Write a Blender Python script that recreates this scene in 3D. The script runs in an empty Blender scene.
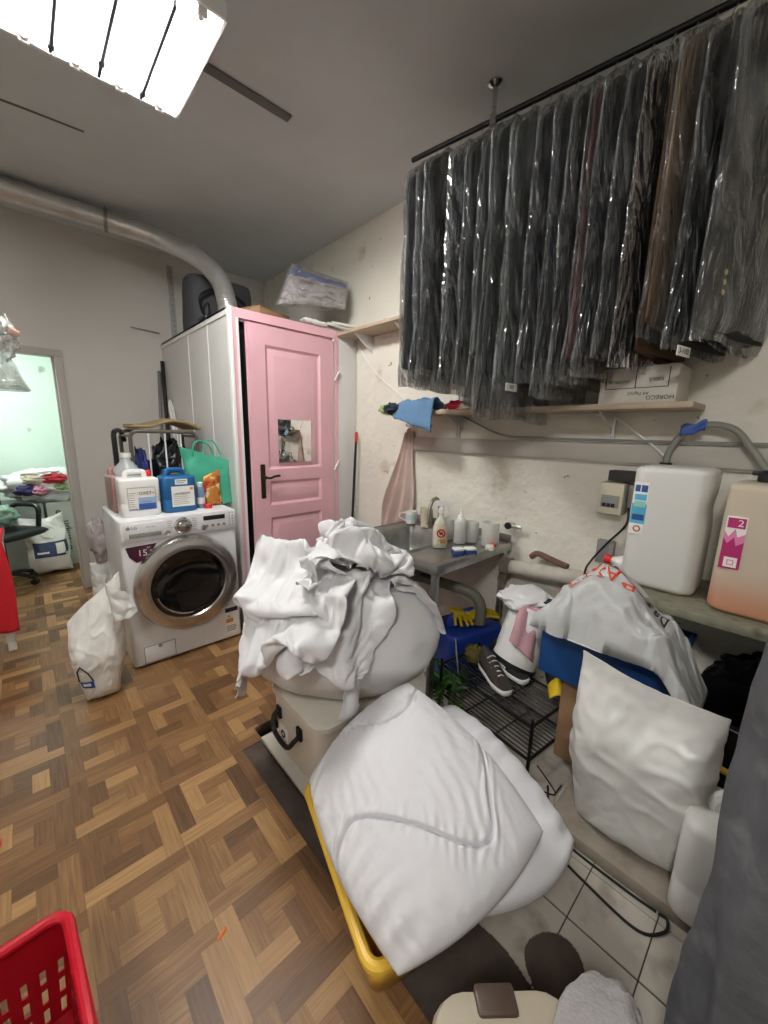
import bpy, bmesh, math, random
from mathutils import Vector, Matrix, Euler, noise
PI = math.pi
random.seed(7)
SC = bpy.context.scene
COL = SC.collection

# ---------------------------------------------------------------- helpers
def V(*a): return Vector(a)
def nz(p, s=1.0, seed=0.0):
    return noise.noise(Vector((p[0]*s+seed*17.3, p[1]*s-seed*9.1, p[2]*s+seed*5.7)))
def fb(p, s=1.0, seed=0.0, o=3):
    return sum(nz(p, s*2**k, seed+k*3.1)*0.5**k for k in range(o))
def sstep(a, b, x):
    t = max(0.0, min(1.0, (x-a)/(b-a))); return t*t*(3-2*t)
def lerp(a, b, t): return a+(b-a)*t

def interp(pts, n):
    """Catmull-Rom through pts, n samples per span."""
    P = [Vector(p) for p in pts]
    if len(P) < 3: return [P[0].lerp(P[-1], i/n) for i in range(n+1)]
    out = []
    for i in range(len(P)-1):
        a = P[i-1] if i else P[0]*2-P[1]
        b, c = P[i], P[i+1]
        d = P[i+2] if i+2 < len(P) else P[i+1]*2-P[i]
        for k in range(n):
            t = k/n
            out.append(0.5*((2*b)+(c-a)*t+(2*a-5*b+4*c-d)*t*t+(3*b-a-3*c+d)*t**3))
    out.append(P[-1]); return out

class G:
    def __init__(s): s.bm = bmesh.new(); s.mi = 0
    def m(s, i): s.mi = i; return s
    def _fin(s, fs):
        for f in fs: f.material_index = s.mi
    def box(s, c, d, bev=0.0, rot=None, seg=2):
        M = Matrix.Translation(Vector(c)) @ (rot.to_matrix().to_4x4() if rot else Matrix()) @ Matrix.Diagonal((d[0], d[1], d[2], 1))
        r = bmesh.ops.create_cube(s.bm, size=1.0, matrix=M)
        vs = r['verts']
        if bev > 0:
            es = list({e for v in vs for e in v.link_edges})
            rb = bmesh.ops.bevel(s.bm, geom=es, offset=bev, segments=seg, profile=0.5, affect='EDGES')
            vs = list({v for f in rb['faces'] for v in f.verts} | {v for v in vs if v.is_valid})
        s._fin({f for v in vs if v.is_valid for f in v.link_faces}); return s
    def b2(s, lo, hi, bev=0.0, seg=2):
        return s.box([(lo[i]+hi[i])/2 for i in range(3)], [abs(hi[i]-lo[i]) for i in range(3)], bev, None, seg)
    def cyl(s, p0, p1, r0, r1=None, seg=20, caps=True):
        r1 = r0 if r1 is None else r1
        p0, p1 = Vector(p0), Vector(p1); ax = (p1-p0).normalized()
        u = ax.orthogonal().normalized(); w = ax.cross(u)
        rings = []
        for p, r in ((p0, r0), (p1, r1)):
            rings.append([s.bm.verts.new(p+(u*math.cos(a)+w*math.sin(a))*r) for a in (2*PI*k/seg for k in range(seg))])
        fs = [s.bm.faces.new((rings[0][k], rings[0][(k+1)%seg], rings[1][(k+1)%seg], rings[1][k])) for k in range(seg)]
        if caps: fs += [s.bm.faces.new(rings[0][::-1]), s.bm.faces.new(rings[1])]
        s._fin(fs); return s
    def lathe(s, prof, c=(0,0,0), axis=(0,0,1), seg=32):
        """prof: (radius, height) along axis from c."""
        ax = Vector(axis).normalized(); u = ax.orthogonal().normalized(); w = ax.cross(u); c = Vector(c)
        rings = []
        for r, h in prof:
            if r < 1e-5: rings.append([s.bm.verts.new(c+ax*h)])
            else: rings.append([s.bm.verts.new(c+ax*h+(u*math.cos(a)+w*math.sin(a))*r) for a in (2*PI*k/seg for k in range(seg))])
        fs = []
        for a, b in zip(rings, rings[1:]):
            for k in range(seg):
                q = [a[k % len(a)], a[(k+1) % len(a)], b[(k+1) % len(b)], b[k % len(b)]]
                q2 = []
                for v in q:
                    if v not in q2: q2.append(v)
                if len(q2) > 2: fs.append(s.bm.faces.new(q2))
        s._fin(fs); return s
    def tube(s, pts, r, seg=10, n=6, smooth=True, rf=None, closed=False):
        P = interp(pts, n) if smooth else [Vector(p) for p in pts]
        if closed: P = P[:-1] if (P[0]-P[-1]).length < 1e-6 else P
        rings = []; N = len(P); u = None
        for i, p in enumerate(P):
            t = ((P[(i+1) % N]-P[i-1]) if closed else (P[min(i+1, N-1)]-P[max(i-1, 0)])).normalized()
            u = t.orthogonal().normalized() if u is None else (u-t*u.dot(t)).normalized()
            w = t.cross(u); rr = rf(i/(N-1)) if rf else r
            rings.append([s.bm.verts.new(p+(u*math.cos(a)+w*math.sin(a))*rr) for a in (2*PI*k/seg for k in range(seg))])
        fs = []
        pr = list(zip(rings, rings[1:]+([rings[0]] if closed else [])))
        for a, b in pr:
            for k in range(seg): fs.append(s.bm.faces.new((a[k], a[(k+1) % seg], b[(k+1) % seg], b[k])))
        if not closed: fs += [s.bm.faces.new(rings[0][::-1]), s.bm.faces.new(rings[-1])]
        s._fin(fs); return s
    def grid(s, f, nu, nv, mask=None, wrap=False):
        vs = [[s.bm.verts.new(Vector(f(i/nu, j/nv))) for j in range(nv+1)] for i in range(nu if wrap else nu+1)]
        L = len(vs); fs = []
        for i in range(nu):
            for j in range(nv):
                if mask and not mask((i+.5)/nu, (j+.5)/nv): continue
                a, b = vs[i], vs[(i+1) % L]
                fs.append(s.bm.faces.new((a[j], b[j], b[j+1], a[j+1])))
        s._fin(fs)
        if mask:
            for r in vs:
                for v in r:
                    if not v.link_faces: s.bm.verts.remove(v)
        return vs
    def loft(s, rings, cap=True):
        R = [[s.bm.verts.new(Vector(p)) for p in r] for r in rings]; n = len(R[0]); fs = []
        for a, b in zip(R, R[1:]):
            for k in range(n): fs.append(s.bm.faces.new((a[k], a[(k+1) % n], b[(k+1) % n], b[k])))
        if cap: fs += [s.bm.faces.new(R[0][::-1]), s.bm.faces.new(R[-1])]
        s._fin(fs); return s
    def prism(s, pts, d):
        """pts: 3D polygon, extruded by vector d."""
        a = [s.bm.verts.new(Vector(p)) for p in pts]; b = [s.bm.verts.new(Vector(p)+Vector(d)) for p in pts]; n = len(a)
        fs = [s.bm.faces.new(a[::-1]), s.bm.faces.new(b)]+[s.bm.faces.new((a[k], a[(k+1) % n], b[(k+1) % n], b[k])) for k in range(n)]
        s._fin(fs); return s
    def puff(s, P, T, nu, nv, N=None):
        """closed pillow: mid-surface P(s,t), half thickness T(s,t) (front,back), welded at the border."""
        e = 1e-3
        def nrm(a, b):
            if N: return Vector(N)
            u = Vector(P(min(a+e, 1), b))-Vector(P(max(a-e, 0), b)); w = Vector(P(a, min(b+e, 1)))-Vector(P(a, max(b-e, 0)))
            return u.cross(w).normalized()
        def side(k): return lambda a, b: Vector(P(a, b))+nrm(a, b)*(T(a, b)[k]*(1 if k == 0 else -1))
        A = s.grid(side(0), nu, nv); B = s.grid(side(1), nu, nv)
        bd = [v for X in (A, B) for i in range(nu+1) for j in range(nv+1) if i in (0, nu) or j in (0, nv) for v in [X[i][j]]]
        bmesh.ops.remove_doubles(s.bm, verts=bd, dist=2e-4); return s
    def text(s, txt, org, ux, uy, size, dep=0.0008, align='CENTER'):
        ux, uy = Vector(ux).normalized(), Vector(uy).normalized(); uz = ux.cross(uy)
        cu = bpy.data.curves.new('txt', 'FONT'); cu.body = txt; cu.size = size; cu.align_x = align; cu.align_y = 'CENTER'; cu.extrude = dep/2; cu.resolution_u = 2
        ob = bpy.data.objects.new('txt', cu); me = ob.to_mesh()
        vs = [s.bm.verts.new(Vector(org)+ux*v.co.x+uy*v.co.y+uz*(v.co.z+dep/2)) for v in me.vertices]
        fs = []
        for p in me.polygons:
            try: fs.append(s.bm.faces.new([vs[i] for i in p.vertices]))
            except ValueError: pass
        s._fin(fs); ob.to_mesh_clear(); bpy.data.objects.remove(ob); bpy.data.curves.remove(cu); return s
    def warp(s, f):
        for v in s.bm.verts: v.co = Vector(f(v.co))
        return s
    def build(s, name, mats, parent=None, smooth=True, ang=35, world=True, origin=None, mods=None):
        bm = s.bm
        bmesh.ops.recalc_face_normals(bm, faces=bm.faces)
        if parent is not None and world:
            bm.transform(WM[parent.name].inverted())
        o0 = Vector((0, 0, 0))
        if parent is None:
            if origin is None:
                lo = Vector((min(v.co[i] for v in bm.verts) for i in range(3))); hi = Vector((max(v.co[i] for v in bm.verts) for i in range(3)))
                origin = ((lo.x+hi.x)/2, (lo.y+hi.y)/2, lo.z)
            o0 = Vector(origin); bm.transform(Matrix.Translation(-o0))
        me = bpy.data.meshes.new(name); bm.to_mesh(me); bm.free()
        for m_ in (mats if isinstance(mats, (list, tuple)) else [mats]): me.materials.append(m_)
        if smooth:
            me.shade_smooth()
            if ang < 180: me.set_sharp_from_angle(angle=math.radians(ang))
        o = bpy.data.objects.new(name, me); COL.objects.link(o)
        if parent is not None:
            o.parent = parent; WM[o.name] = WM[parent.name].copy()
        else:
            o.location = o0; WM[o.name] = Matrix.Translation(o0)
        return o
WM = {}
def tag(o, label, cat, group=None, kind=None):
    o['label'] = label; o['category'] = cat
    if group: o['group'] = group
    if kind: o['kind'] = kind
    return o
def thing(name, label, cat, loc=(0, 0, 0), rz=0.0, group=None, rot=None):
    o = bpy.data.objects.new(name, None); COL.objects.link(o)
    o.empty_display_size = .05
    o.location = loc; o.rotation_euler = rot if rot else (0, 0, rz)
    WM[o.name] = Matrix.Translation(Vector(loc)) @ Euler(o.rotation_euler).to_matrix().to_4x4()
    return tag(o, label, cat, group)
def struct(o):
    o['kind'] = 'structure'; return o
def mod(o, t, **k):
    m_ = o.modifiers.new(t.lower(), t)
    for a, b in k.items(): setattr(m_, a, b)
    return o

# ---------------------------------------------------------------- materials
def lin(c): return tuple((x/12.92 if x <= .04045 else ((x+.055)/1.055)**2.4) for x in c)
def rgb(h): return lin((int(h[0:2], 16)/255, int(h[2:4], 16)/255, int(h[4:6], 16)/255))
MATS = {}
def mat(name, col, rough=.5, metal=0.0, var=0.0, vs=8.0, bump=0.0, bs=60.0, spec=.5, alpha=1.0, trans=0.0, sss=0.0, coat=0.0, bdist=.01, ior=None, stretch=None, spot=None):
    """principled with noise colour variation and noise bump; spot=(hex, scale, lo, hi) adds stains."""
    if name in MATS: return MATS[name]
    m_ = bpy.data.materials.new(name); m_.use_nodes = True; MATS[name] = m_
    nt = m_.node_tree; b = nt.nodes['Principled BSDF']; c = rgb(col) if isinstance(col, str) else col
    b.inputs['Base Color'].default_value = (*c, 1); b.inputs['Roughness'].default_value = rough; b.inputs['Metallic'].default_value = metal
    b.inputs['Specular IOR Level'].default_value = spec; b.inputs['Alpha'].default_value = alpha; b.inputs['Transmission Weight'].default_value = trans
    if sss: b.inputs['Subsurface Weight'].default_value = sss; b.inputs['Subsurface Radius'].default_value = (.03, .03, .03); b.inputs['Subsurface Scale'].default_value = .3
    if coat: b.inputs['Coat Weight'].default_value = coat; b.inputs['Coat Roughness'].default_value = .1
    if ior: b.inputs['IOR'].default_value = ior
    tc = nt.nodes.new('ShaderNodeTexCoord'); src = tc.outputs['Object']
    if stretch:
        mp = nt.nodes.new('ShaderNodeMapping'); mp.inputs['Scale'].default_value = stretch; nt.links.new(src, mp.inputs['Vector']); src = mp.outputs['Vector']
    last = None
    def ns(scale, det=4):
        n = nt.nodes.new('ShaderNodeTexNoise'); n.inputs['Scale'].default_value = scale; n.inputs['Detail'].default_value = det
        nt.links.new(src, n.inputs['Vector']); return n
    if var:
        n = ns(vs); rp = nt.nodes.new('ShaderNodeValToRGB'); e = rp.color_ramp.elements
        e[0].position = .3; e[1].position = .7
        e[0].color = (*[x*(1-var) for x in c], 1); e[1].color = (*[min(1, x*(1+var*.6)) for x in c], 1)
        nt.links.new(n.outputs['Fac'], rp.inputs['Fac']); last = rp.outputs['Color']
    if spot:
        for (sc_, ss, lo, hi) in (spot if isinstance(spot, list) else [spot]):
            n = ns(ss, 6); mr = nt.nodes.new('ShaderNodeMapRange'); mr.inputs['From Min'].default_value = lo; mr.inputs['From Max'].default_value = hi; nt.links.new(n.outputs['Fac'], mr.inputs['Value'])
            mx = nt.nodes.new('ShaderNodeMix'); mx.data_type = 'RGBA'
            if last: nt.links.new(last, mx.inputs['A'])
            else: mx.inputs['A'].default_value = (*c, 1)
            mx.inputs['B'].default_value = (*rgb(sc_), 1); nt.links.new(mr.outputs['Result'], mx.inputs['Factor']); last = mx.outputs['Result']
    if last: nt.links.new(last, b.inputs['Base Color'])
    if bump:
        n = ns(bs, 3); bp = nt.nodes.new('ShaderNodeBump'); bp.inputs['Strength'].default_value = bump; bp.inputs['Distance'].default_value = bdist
        nt.links.new(n.outputs['Fac'], bp.inputs['Height']); nt.links.new(bp.outputs['Normal'], b.inputs['Normal'])
    return m_
def emis(name, col, st):
    m_ = bpy.data.materials.new(name); m_.use_nodes = True; b = m_.node_tree.nodes['Principled BSDF']
    b.inputs['Base Color'].default_value = (.8, .8, .8, 1); b.inputs['Emission Color'].default_value = (*col, 1); b.inputs['Emission Strength'].default_value = st; return m_
def film(name, col, haze=.12, hi=.4, gloss=.35, rough=.09, scale=7, stretch=(1.6, 1.6, .5), bump=1.0):
    """thin clear plastic: see-through, a little hazy, with crinkles that catch the lamps."""
    m_ = bpy.data.materials.new(name); m_.use_nodes = True; nt = m_.node_tree; N, L = nt.nodes.new, nt.links.new
    nt.nodes.remove(nt.nodes['Principled BSDF']); out = nt.nodes['Material Output']
    tc = N('ShaderNodeTexCoord'); mp = N('ShaderNodeMapping'); mp.inputs['Scale'].default_value = stretch; L(tc.outputs['Object'], mp.inputs['Vector'])
    n = N('ShaderNodeTexNoise'); n.inputs['Scale'].default_value = scale; n.inputs['Detail'].default_value = 3; n.inputs['Distortion'].default_value = 1.5; L(mp.outputs[0], n.inputs['Vector'])
    ds = N('ShaderNodeVectorMath'); ds.operation = 'MULTIPLY_ADD'; ds.inputs[1].default_value = (.25, .25, .25); L(n.outputs['Color'], ds.inputs[0]); L(mp.outputs[0], ds.inputs[2])
    v1 = N('ShaderNodeTexVoronoi'); v1.inputs['Scale'].default_value = scale*1.3; L(ds.outputs[0], v1.inputs['Vector'])
    v2 = N('ShaderNodeTexVoronoi'); v2.inputs['Scale'].default_value = scale*4; L(ds.outputs[0], v2.inputs['Vector'])
    ad = N('ShaderNodeMath'); ad.operation = 'MULTIPLY_ADD'; ad.inputs[1].default_value = .25; L(v2.outputs['Distance'], ad.inputs[0]); L(v1.outputs['Distance'], ad.inputs[2])
    bp = N('ShaderNodeBump'); bp.inputs['Strength'].default_value = bump; bp.inputs['Distance'].default_value = .045; L(ad.outputs[0], bp.inputs['Height'])
    mr = N('ShaderNodeMapRange'); mr.inputs['From Min'].default_value = .45; mr.inputs['From Max'].default_value = .75; mr.inputs['To Min'].default_value = haze; mr.inputs['To Max'].default_value = hi; L(n.outputs['Fac'], mr.inputs['Value'])
    tr = N('ShaderNodeBsdfTransparent'); df = N('ShaderNodeBsdfDiffuse'); df.inputs['Color'].default_value = (*rgb(col), 1); L(bp.outputs[0], df.inputs['Normal'])
    m1 = N('ShaderNodeMixShader'); L(mr.outputs[0], m1.inputs[0]); L(tr.outputs[0], m1.inputs[1]); L(df.outputs[0], m1.inputs[2])
    gl = N('ShaderNodeBsdfGlossy'); gl.inputs['Roughness'].default_value = rough; L(bp.outputs[0], gl.inputs['Normal'])
    lw = N('ShaderNodeLayerWeight'); lw.inputs['Blend'].default_value = .35; L(bp.outputs[0], lw.inputs['Normal'])
    mm = N('ShaderNodeMath'); mm.operation = 'MULTIPLY_ADD'; mm.inputs[1].default_value = gloss; mm.inputs[2].default_value = .04; L(lw.outputs['Fresnel'], mm.inputs[0])
    m2 = N('ShaderNodeMixShader'); L(mm.outputs[0], m2.inputs[0]); L(m1.outputs[0], m2.inputs[1]); L(gl.outputs[0], m2.inputs[2]); L(m2.outputs[0], out.inputs['Surface'])
    return m_

m_white = mat('white_paint', 'e6e6e4', .45)
m_enamel = mat('white_enamel', 'e6e7e8', .28, coat=.3)
m_plw = mat('white_plastic', 'e9e9e6', .38, var=.04)
m_hdpe = mat('milky_plastic', 'dededa', .42, var=.05, vs=5)
m_black = mat('black_plastic', '17181a', .4)
m_blackm = mat('black_metal', '121214', .45, metal=.2)
m_rub = mat('rubber', '101011', .7)
m_chrome = mat('chrome', 'd0d0d0', .12, metal=1.0)
m_steel = mat('stainless_steel', 'a8a8a4', .34, metal=.9, var=.18, vs=14, bump=.04, bs=120)
m_alu = mat('aluminium_duct', 'd2d2d0', .3, metal=.75, var=.1, bump=.15, bs=40)
m_pink = mat('pink_gloss_paint', 'e9b7c1', .38, var=.06, vs=3, bump=.05, bs=30)
m_whitelin = mat('white_cotton', 'dfdfe1', .85, bump=.12, bs=220, var=.02, vs=6, bdist=.003)
m_comf = mat('quilt_cotton', 'dcdce0', .8, bump=.05, bs=300, bdist=.002)
m_sackw = mat('white_woven_plastic', 'e3e1dc', .4, bump=.12, bs=30, var=.03, vs=6, bdist=.004)
m_card = mat('cardboard', '9a7858', .8, var=.1, vs=10)
m_wood = mat('pine_wood', 'b3a18b', .6, var=.15, vs=10, stretch=(8, 1, 8))
m_brownwood = mat('brown_wood', '7b5b3c', .6, var=.2, stretch=(6, 1, 6))
m_mirror = mat('mirror', 'f0f0f0', .03, metal=1.0)
m_bronze = mat('bronze_metal', '4b3a30', .35, metal=.7)
m_dark = mat('painted_interior_shade', '0b0b0c', .9)
m_paper = mat('white_paper', 'e8e6e0', .8)
m_blue = mat('blue_plastic', '16417f', .4, var=.08)
m_navy = mat('navy_plastic', '1c3a94', .4, var=.1)
m_ink = mat('dark_print', '23262e', .6)
m_gray = mat('grey_plastic', '8a8a88', .5)
m_red = mat('red_plastic', 'c4162a', .35, var=.05)
m_redc = mat('red_cloth', 'c01824', .85, bump=.2, bs=80)
m_cable = mat('black_cable', '0e0e10', .45)
m_green = mat('green_leaf', '44762a', .5, var=.35, vs=20)
m_yel = mat('yellow_plastic', 'e6bb42', .38, var=.08, vs=6)
m_film = film('bag_film', 'd0d4d6', .05, .38, gloss=.75, rough=.1, scale=5)
m_filmw = film('cloudy_film', 'd8dad8', .35, .7, stretch=(1, 1, 1))
# ---------------------------------------------------------------- camera
cam = bpy.data.cameras.new('camera'); co = bpy.data.objects.new('camera', cam); COL.objects.link(co); SC.camera = co
FPX = 387.0
cam.sensor_fit = 'VERTICAL'; cam.sensor_height = 36.0; cam.lens = FPX/1024*36; cam.clip_start = .02
ay = Vector((20-384, 512-425, -FPX)).normalized(); ax = Vector((816-384, 512-443, -FPX)); ax = (ax-ay*ax.dot(ay)).normalized(); az = ax.cross(ay)
co.matrix_world = Matrix.Translation((0, 0, 1.5)) @ Matrix((ax, ay, az)).to_4x4()

# ---------------------------------------------------------------- room
WX, CY, HZ = 2.2, 4.44, 3.12       # right wall, back wall, ceiling
def parquet_mat():
    m_ = bpy.data.materials.new('parquet'); m_.use_nodes = True; nt = m_.node_tree; b = nt.nodes['Principled BSDF']; L = nt.links.new
    at = nt.nodes.new('ShaderNodeAttribute'); at.attribute_name = 'tone'
    uv = nt.nodes.new('ShaderNodeUVMap'); uv.uv_map = 'UVMap'
    mp = nt.nodes.new('ShaderNodeMapping'); mp.inputs['Scale'].default_value = (7, 110, 1); L(uv.outputs[0], mp.inputs[0])
    n = nt.nodes.new('ShaderNodeTexNoise'); n.inputs['Scale'].default_value = 1; n.inputs['Detail'].default_value = 5; n.inputs['Distortion'].default_value = .6; L(mp.outputs[0], n.inputs['Vector'])
    ad = nt.nodes.new('ShaderNodeMath'); ad.operation = 'MULTIPLY_ADD'; ad.inputs[1].default_value = .6; ad.inputs[2].default_value = -.3; L(n.outputs['Fac'], ad.inputs[0])
    a2 = nt.nodes.new('ShaderNodeMath'); a2.operation = 'ADD'; L(ad.outputs[0], a2.inputs[0]); L(at.outputs['Fac'], a2.inputs[1])
    rp = nt.nodes.new('ShaderNodeValToRGB'); e = rp.color_ramp.elements
    e[0].position = 0; e[0].color = (*rgb('4a3422'), 1); e[1].position = 1; e[1].color = (*rgb('bb9463'), 1)
    k = e.new(.45); k.color = (*rgb('7d5b3a'), 1)
    L(a2.outputs[0], rp.inputs[0]); L(rp.outputs[0], b.inputs['Base Color'])
    b.inputs['Roughness'].default_value = .38; b.inputs['Specular IOR Level'].default_value = .4
    tc = nt.nodes.new('ShaderNodeTexCoord'); n2 = nt.nodes.new('ShaderNodeTexNoise'); n2.inputs['Scale'].default_value = 2.5; n2.inputs['Detail'].default_value = 5; L(tc.outputs['Object'], n2.inputs['Vector'])
    mr = nt.nodes.new('ShaderNodeMapRange'); mr.inputs['To Min'].default_value = .3; mr.inputs['To Max'].default_value = .55; L(n2.outputs['Fac'], mr.inputs[0]); L(mr.outputs[0], b.inputs['Roughness'])
    return m_
def parquet():
    bm = bmesh.new(); tl = bm.loops.layers.float_color.new('tone'); uvl = bm.loops.layers.uv.new('UVMap')
    U = .058; rnd = random.Random(5)
    rect = []
    def ring(o, n):
        return [(o, o, o+n-1, o+1, 0), (o+n-1, o, o+n, o+n-1, 1), (o+1, o+n-1, o+n, o+n, 0), (o, o+1, o+1, o+n, 1)]
    cell = ring(0, 5)+ring(1, 3)+[(2, 2, 3, 3, 0)]
    for ix in range(-9, 3):
        for iy in range(-14, 15):
            x0, y0 = .262+.29*ix, 1.605+.29*iy
            flip = False
            for (a, b_, c, d, h) in cell:
                if flip: a, c = 5-c, 5-a
                xa, xb, ya, yb = x0+a*U, x0+c*U, y0+b_*U, y0+d*U
                lim = .60 if (ya+yb)/2 < 1.62 else 9
                xb = min(xb, lim)
                if xb-xa < .002: continue
                t = rnd.choice([.12, .25, .35, .45, .5, .55, .7, .85])*.8+.1
                if h and rnd.random() < .3: t *= .6
                g = .0003
                vs = [bm.verts.new((x, y, 0)) for x, y in ((xa+g, ya+g), (xb-g, ya+g), (xb-g, yb-g), (xa+g, yb-g))]
                f = bm.faces.new(vs); ou, ov = rnd.random()*9, rnd.random()*9
                for l in f.loops:
                    l[tl] = (t, t, t, 1); x, y = l.vert.co.x, l.vert.co.y
                    l[uvl].uv = ((y+ou, x+ov) if h else (x+ou, y+ov))
    me = bpy.data.meshes.new('floor'); bm.to_mesh(me); bm.free(); me.materials.append(parquet_mat())
    o = bpy.data.objects.new('floor', me); COL.objects.link(o); return struct(o)
parquet()
m_screed = mat('dark_screed', '4b4038', .85, var=.35, vs=9, bump=.3, bs=40)
m_tile = mat('floor_tile', 'b4ada2', .45, var=.16, vs=5, bump=.04, bs=60, spot=('6f6456', 7, .56, .8))
g = G(); g.b2((-2.4, -2.6, -.06), (WX+.1, 6.0, -.004)); struct(g.build('floor', m_screed, origin=(0, 0, 0)))
def tile_mask(x, y):
    fx, fy = (x-1.10) % .2, (y-.286) % .2
    if (x > 1.0 and min(fx, .2-fx) < .0024) or min(fy, .2-fy) < .0024: return False
    e = .885+.04*nz((x, y, 0), 6)
    if y > .6: e = .70
    return x > e and (x-.945)**2+(y-.25)**2*1.3 > (.095+.02*nz((x, y, 1), 9))**2
g = G(); nx, ny = 200, 480
g.grid(lambda a, b: (.70+a*.65, -.2+b*1.9, 0), nx, ny, mask=lambda a, b: tile_mask(.70+a*.65, -.2+b*1.9))
o = struct(g.build('floor', m_tile, smooth=False, origin=(0, 0, 0))); mod(o, 'SOLIDIFY', thickness=.004, offset=-1)
g = G()
for ix in range(-1, 1):
    for iy in range(-6, 9): g.b2((1.302+.0024, .286+.2*iy+.0024, -.004), (1.302, .286+.2*iy, 0)) if 0 else None
g.b2((1.35, .47, -.004), (WX, 1.7, 0)); struct(g.build('floor', m_tile, smooth=False, origin=(0, 0, 0)))
# raised kerb the sack and the bins stand on
m_conc = mat('rough_concrete', '8a8074', .9, var=.3, vs=10, bump=.4, bs=35)
g = G(); g.b2((1.335, -.6, -.004), (WX, .47, .05), .008); struct(g.build('trim_1', m_conc))

m_wall = mat('painted_wall', 'd6d3cd', .7, var=.03, vs=2, bump=.06, bs=90)
m_wallr = mat('old_plaster_wall', 'dedace', .85, var=.05, vs=3, bump=.6, bs=11, bdist=.025, spot=[('c2b7a4', 3.5, .62, .72), ('9c8a76', 7, .69, .72), ('8f7e6a', 13, .70, .715)])
m_ceil = mat('ceiling_paint', 'd0d4d6', .85, var=.06, vs=2.5, bump=.05, bs=30)
m_room2 = mat('pale_green_wall', 'd3e4da', .8, var=.04, vs=3, spot=('a3aea8', 6, .68, .75))
g = G(); g.b2((WX, -2.6, -.06), (WX+.12, CY+.12, HZ)); struct(g.build('wall_right', m_wallr, origin=(WX, 0, 0)))
DX0, DX1, DZ = -.58, .28, 2.08      # doorway in the back wall
g = G()
g.b2((DX1, CY, -.06), (WX, CY+.12, HZ)); g.b2((-2.4, CY, -.06), (DX0, CY+.12, HZ)); g.b2((DX0, CY, DZ), (DX1, CY+.12, HZ))
struct(g.build('wall_back', m_wall, origin=(0, CY, 0)))
g = G(); g.b2((-2.4, -2.6, HZ), (WX+.12, CY+.12, HZ+.1)); struct(g.build('ceiling', m_ceil, origin=(0, 0, HZ)))
g = G(); g.b2((-2.5, -2.6, -.06), (-2.4, 6.0, HZ)); struct(g.build('wall_left', m_wall, origin=(-2.4, 0, 0)))
g = G(); g.b2((-2.5, -2.7, -.06), (WX+.12, -2.6, HZ)); struct(g.build('wall_front', m_wall, origin=(0, -2.6, 0)))
# second room through the doorway
g = G(); g.b2((-2.4, 5.95, -.06), (1.0, 6.07, 2.7)); g.b2((.62, CY+.12, -.06), (.72, 5.95, 2.7)); struct(g.build('wall_far', m_room2, origin=(0, 5.95, 0)))
g = G(); g.b2((-2.4, CY+.12, 2.6), (1.0, 6.07, 2.7)); struct(g.build('ceiling', m_room2, origin=(0, 5, 2.6)))
# door frame of the doorway
g = G()
for x0, x1 in ((DX1-.005, DX1+.055), (DX0-.055, DX0+.005)): g.b2((x0, CY-.018, 0), (x1, CY+.13, DZ-.004), .006)
g.b2((DX0-.055, CY-.018, DZ-.005), (DX1+.055, CY+.13, DZ+.05), .006)
g.b2((DX1-.02, CY+.04, 0), (DX1-.004, CY+.09, DZ), .004)
struct(g.build('door_1', mat('door_frame_paint', 'bdb8b2', .5)))
# strips on the ceiling
m_strip = mat('dark_strip', '716e6a', .8)
g = G(); g.b2((.72, 2.115, HZ-.012), (1.24, 2.165, HZ), .003); struct(g.build('trim_2', m_strip))
g = G(); g.tube([(-.9, 3.20, HZ-.002), (-.2, 3.13, HZ-.002), (.12, 3.07, HZ-.002), (.46, 3.04, HZ-.002)], .006, 6); struct(g.build('trim_3', m_strip))
# horizontal board along the right wall
m_board = mat('grey_board', 'bcb7ae', .7, var=.1, vs=4, bump=.1, bs=20)
g = G(); g.b2((WX-.03, -1.2, 1.385), (WX, 2.12, 1.475), .004); g.b2((WX-.018, -1.2, 1.375), (WX-.002, 2.12, 1.385)); struct(g.build('trim_4', m_board))

# ---------------------------------------------------------------- ceiling light
LX, LY, LZ = .405, 1.94, 2.9
f = thing('ceiling_light', 'open square fluorescent ceiling fixture hanging on a chain', 'light', (LX, LY, LZ))
HS = .30
g = G()
for s in (-1, 1):
    g.b2((LX+s*HS-.006, LY-HS, LZ+.012), (LX+s*HS+.006, LY+HS, LZ+.07), .002)
    g.b2((LX-HS, LY+s*HS-.006, LZ+.012), (LX+HS, LY+s*HS+.006, LZ+.085), .002)
g.b2((LX-HS, LY-HS, LZ+.08), (LX+HS, LY+HS, LZ+.088)); g.build('housing', m_white, f, smooth=False)
m_refl = mat('reflector', 'b9b7b0', .3, metal=.6)
for k in range(5):     # slanted reflector ridges between tubes
    x = LX-HS+.006+k*(2*HS-.012)/4
    g = G(); lo, hi = (max(x-.035, LX-HS+.008), min(x+.035, LX+HS-.008))
    g.prism([(lo, LY-HS+.03, LZ+.078), (hi, LY-HS+.03, LZ+.078), (min(x+.006, LX+HS-.007), LY-HS+.03, LZ+.045), (max(x-.006, LX-HS+.007), LY-HS+.03, LZ+.045)], (0, 2*HS-.06, 0)); g.build('reflector', m_refl, f, smooth=False)
m_gapbar = mat('painted_gap_dark', '3a3d45', .6)  # dark bars added to paint in the dark gaps between the bright tubes
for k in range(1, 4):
    x = LX-HS+k*(2*HS)/4; g = G(); g.b2((x-.006, LY-HS+.05, LZ-.004), (x+.006, LY+HS-.03, LZ+.05), .001); g.box((x, LY+HS-.11+.05*(k % 2), LZ+.01), (.022, .03, .03), .003); g.build('gap_bar', m_gapbar, f)
m_tube = emis('tube_glow', (1.0, .985, .95), 75.0)
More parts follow.
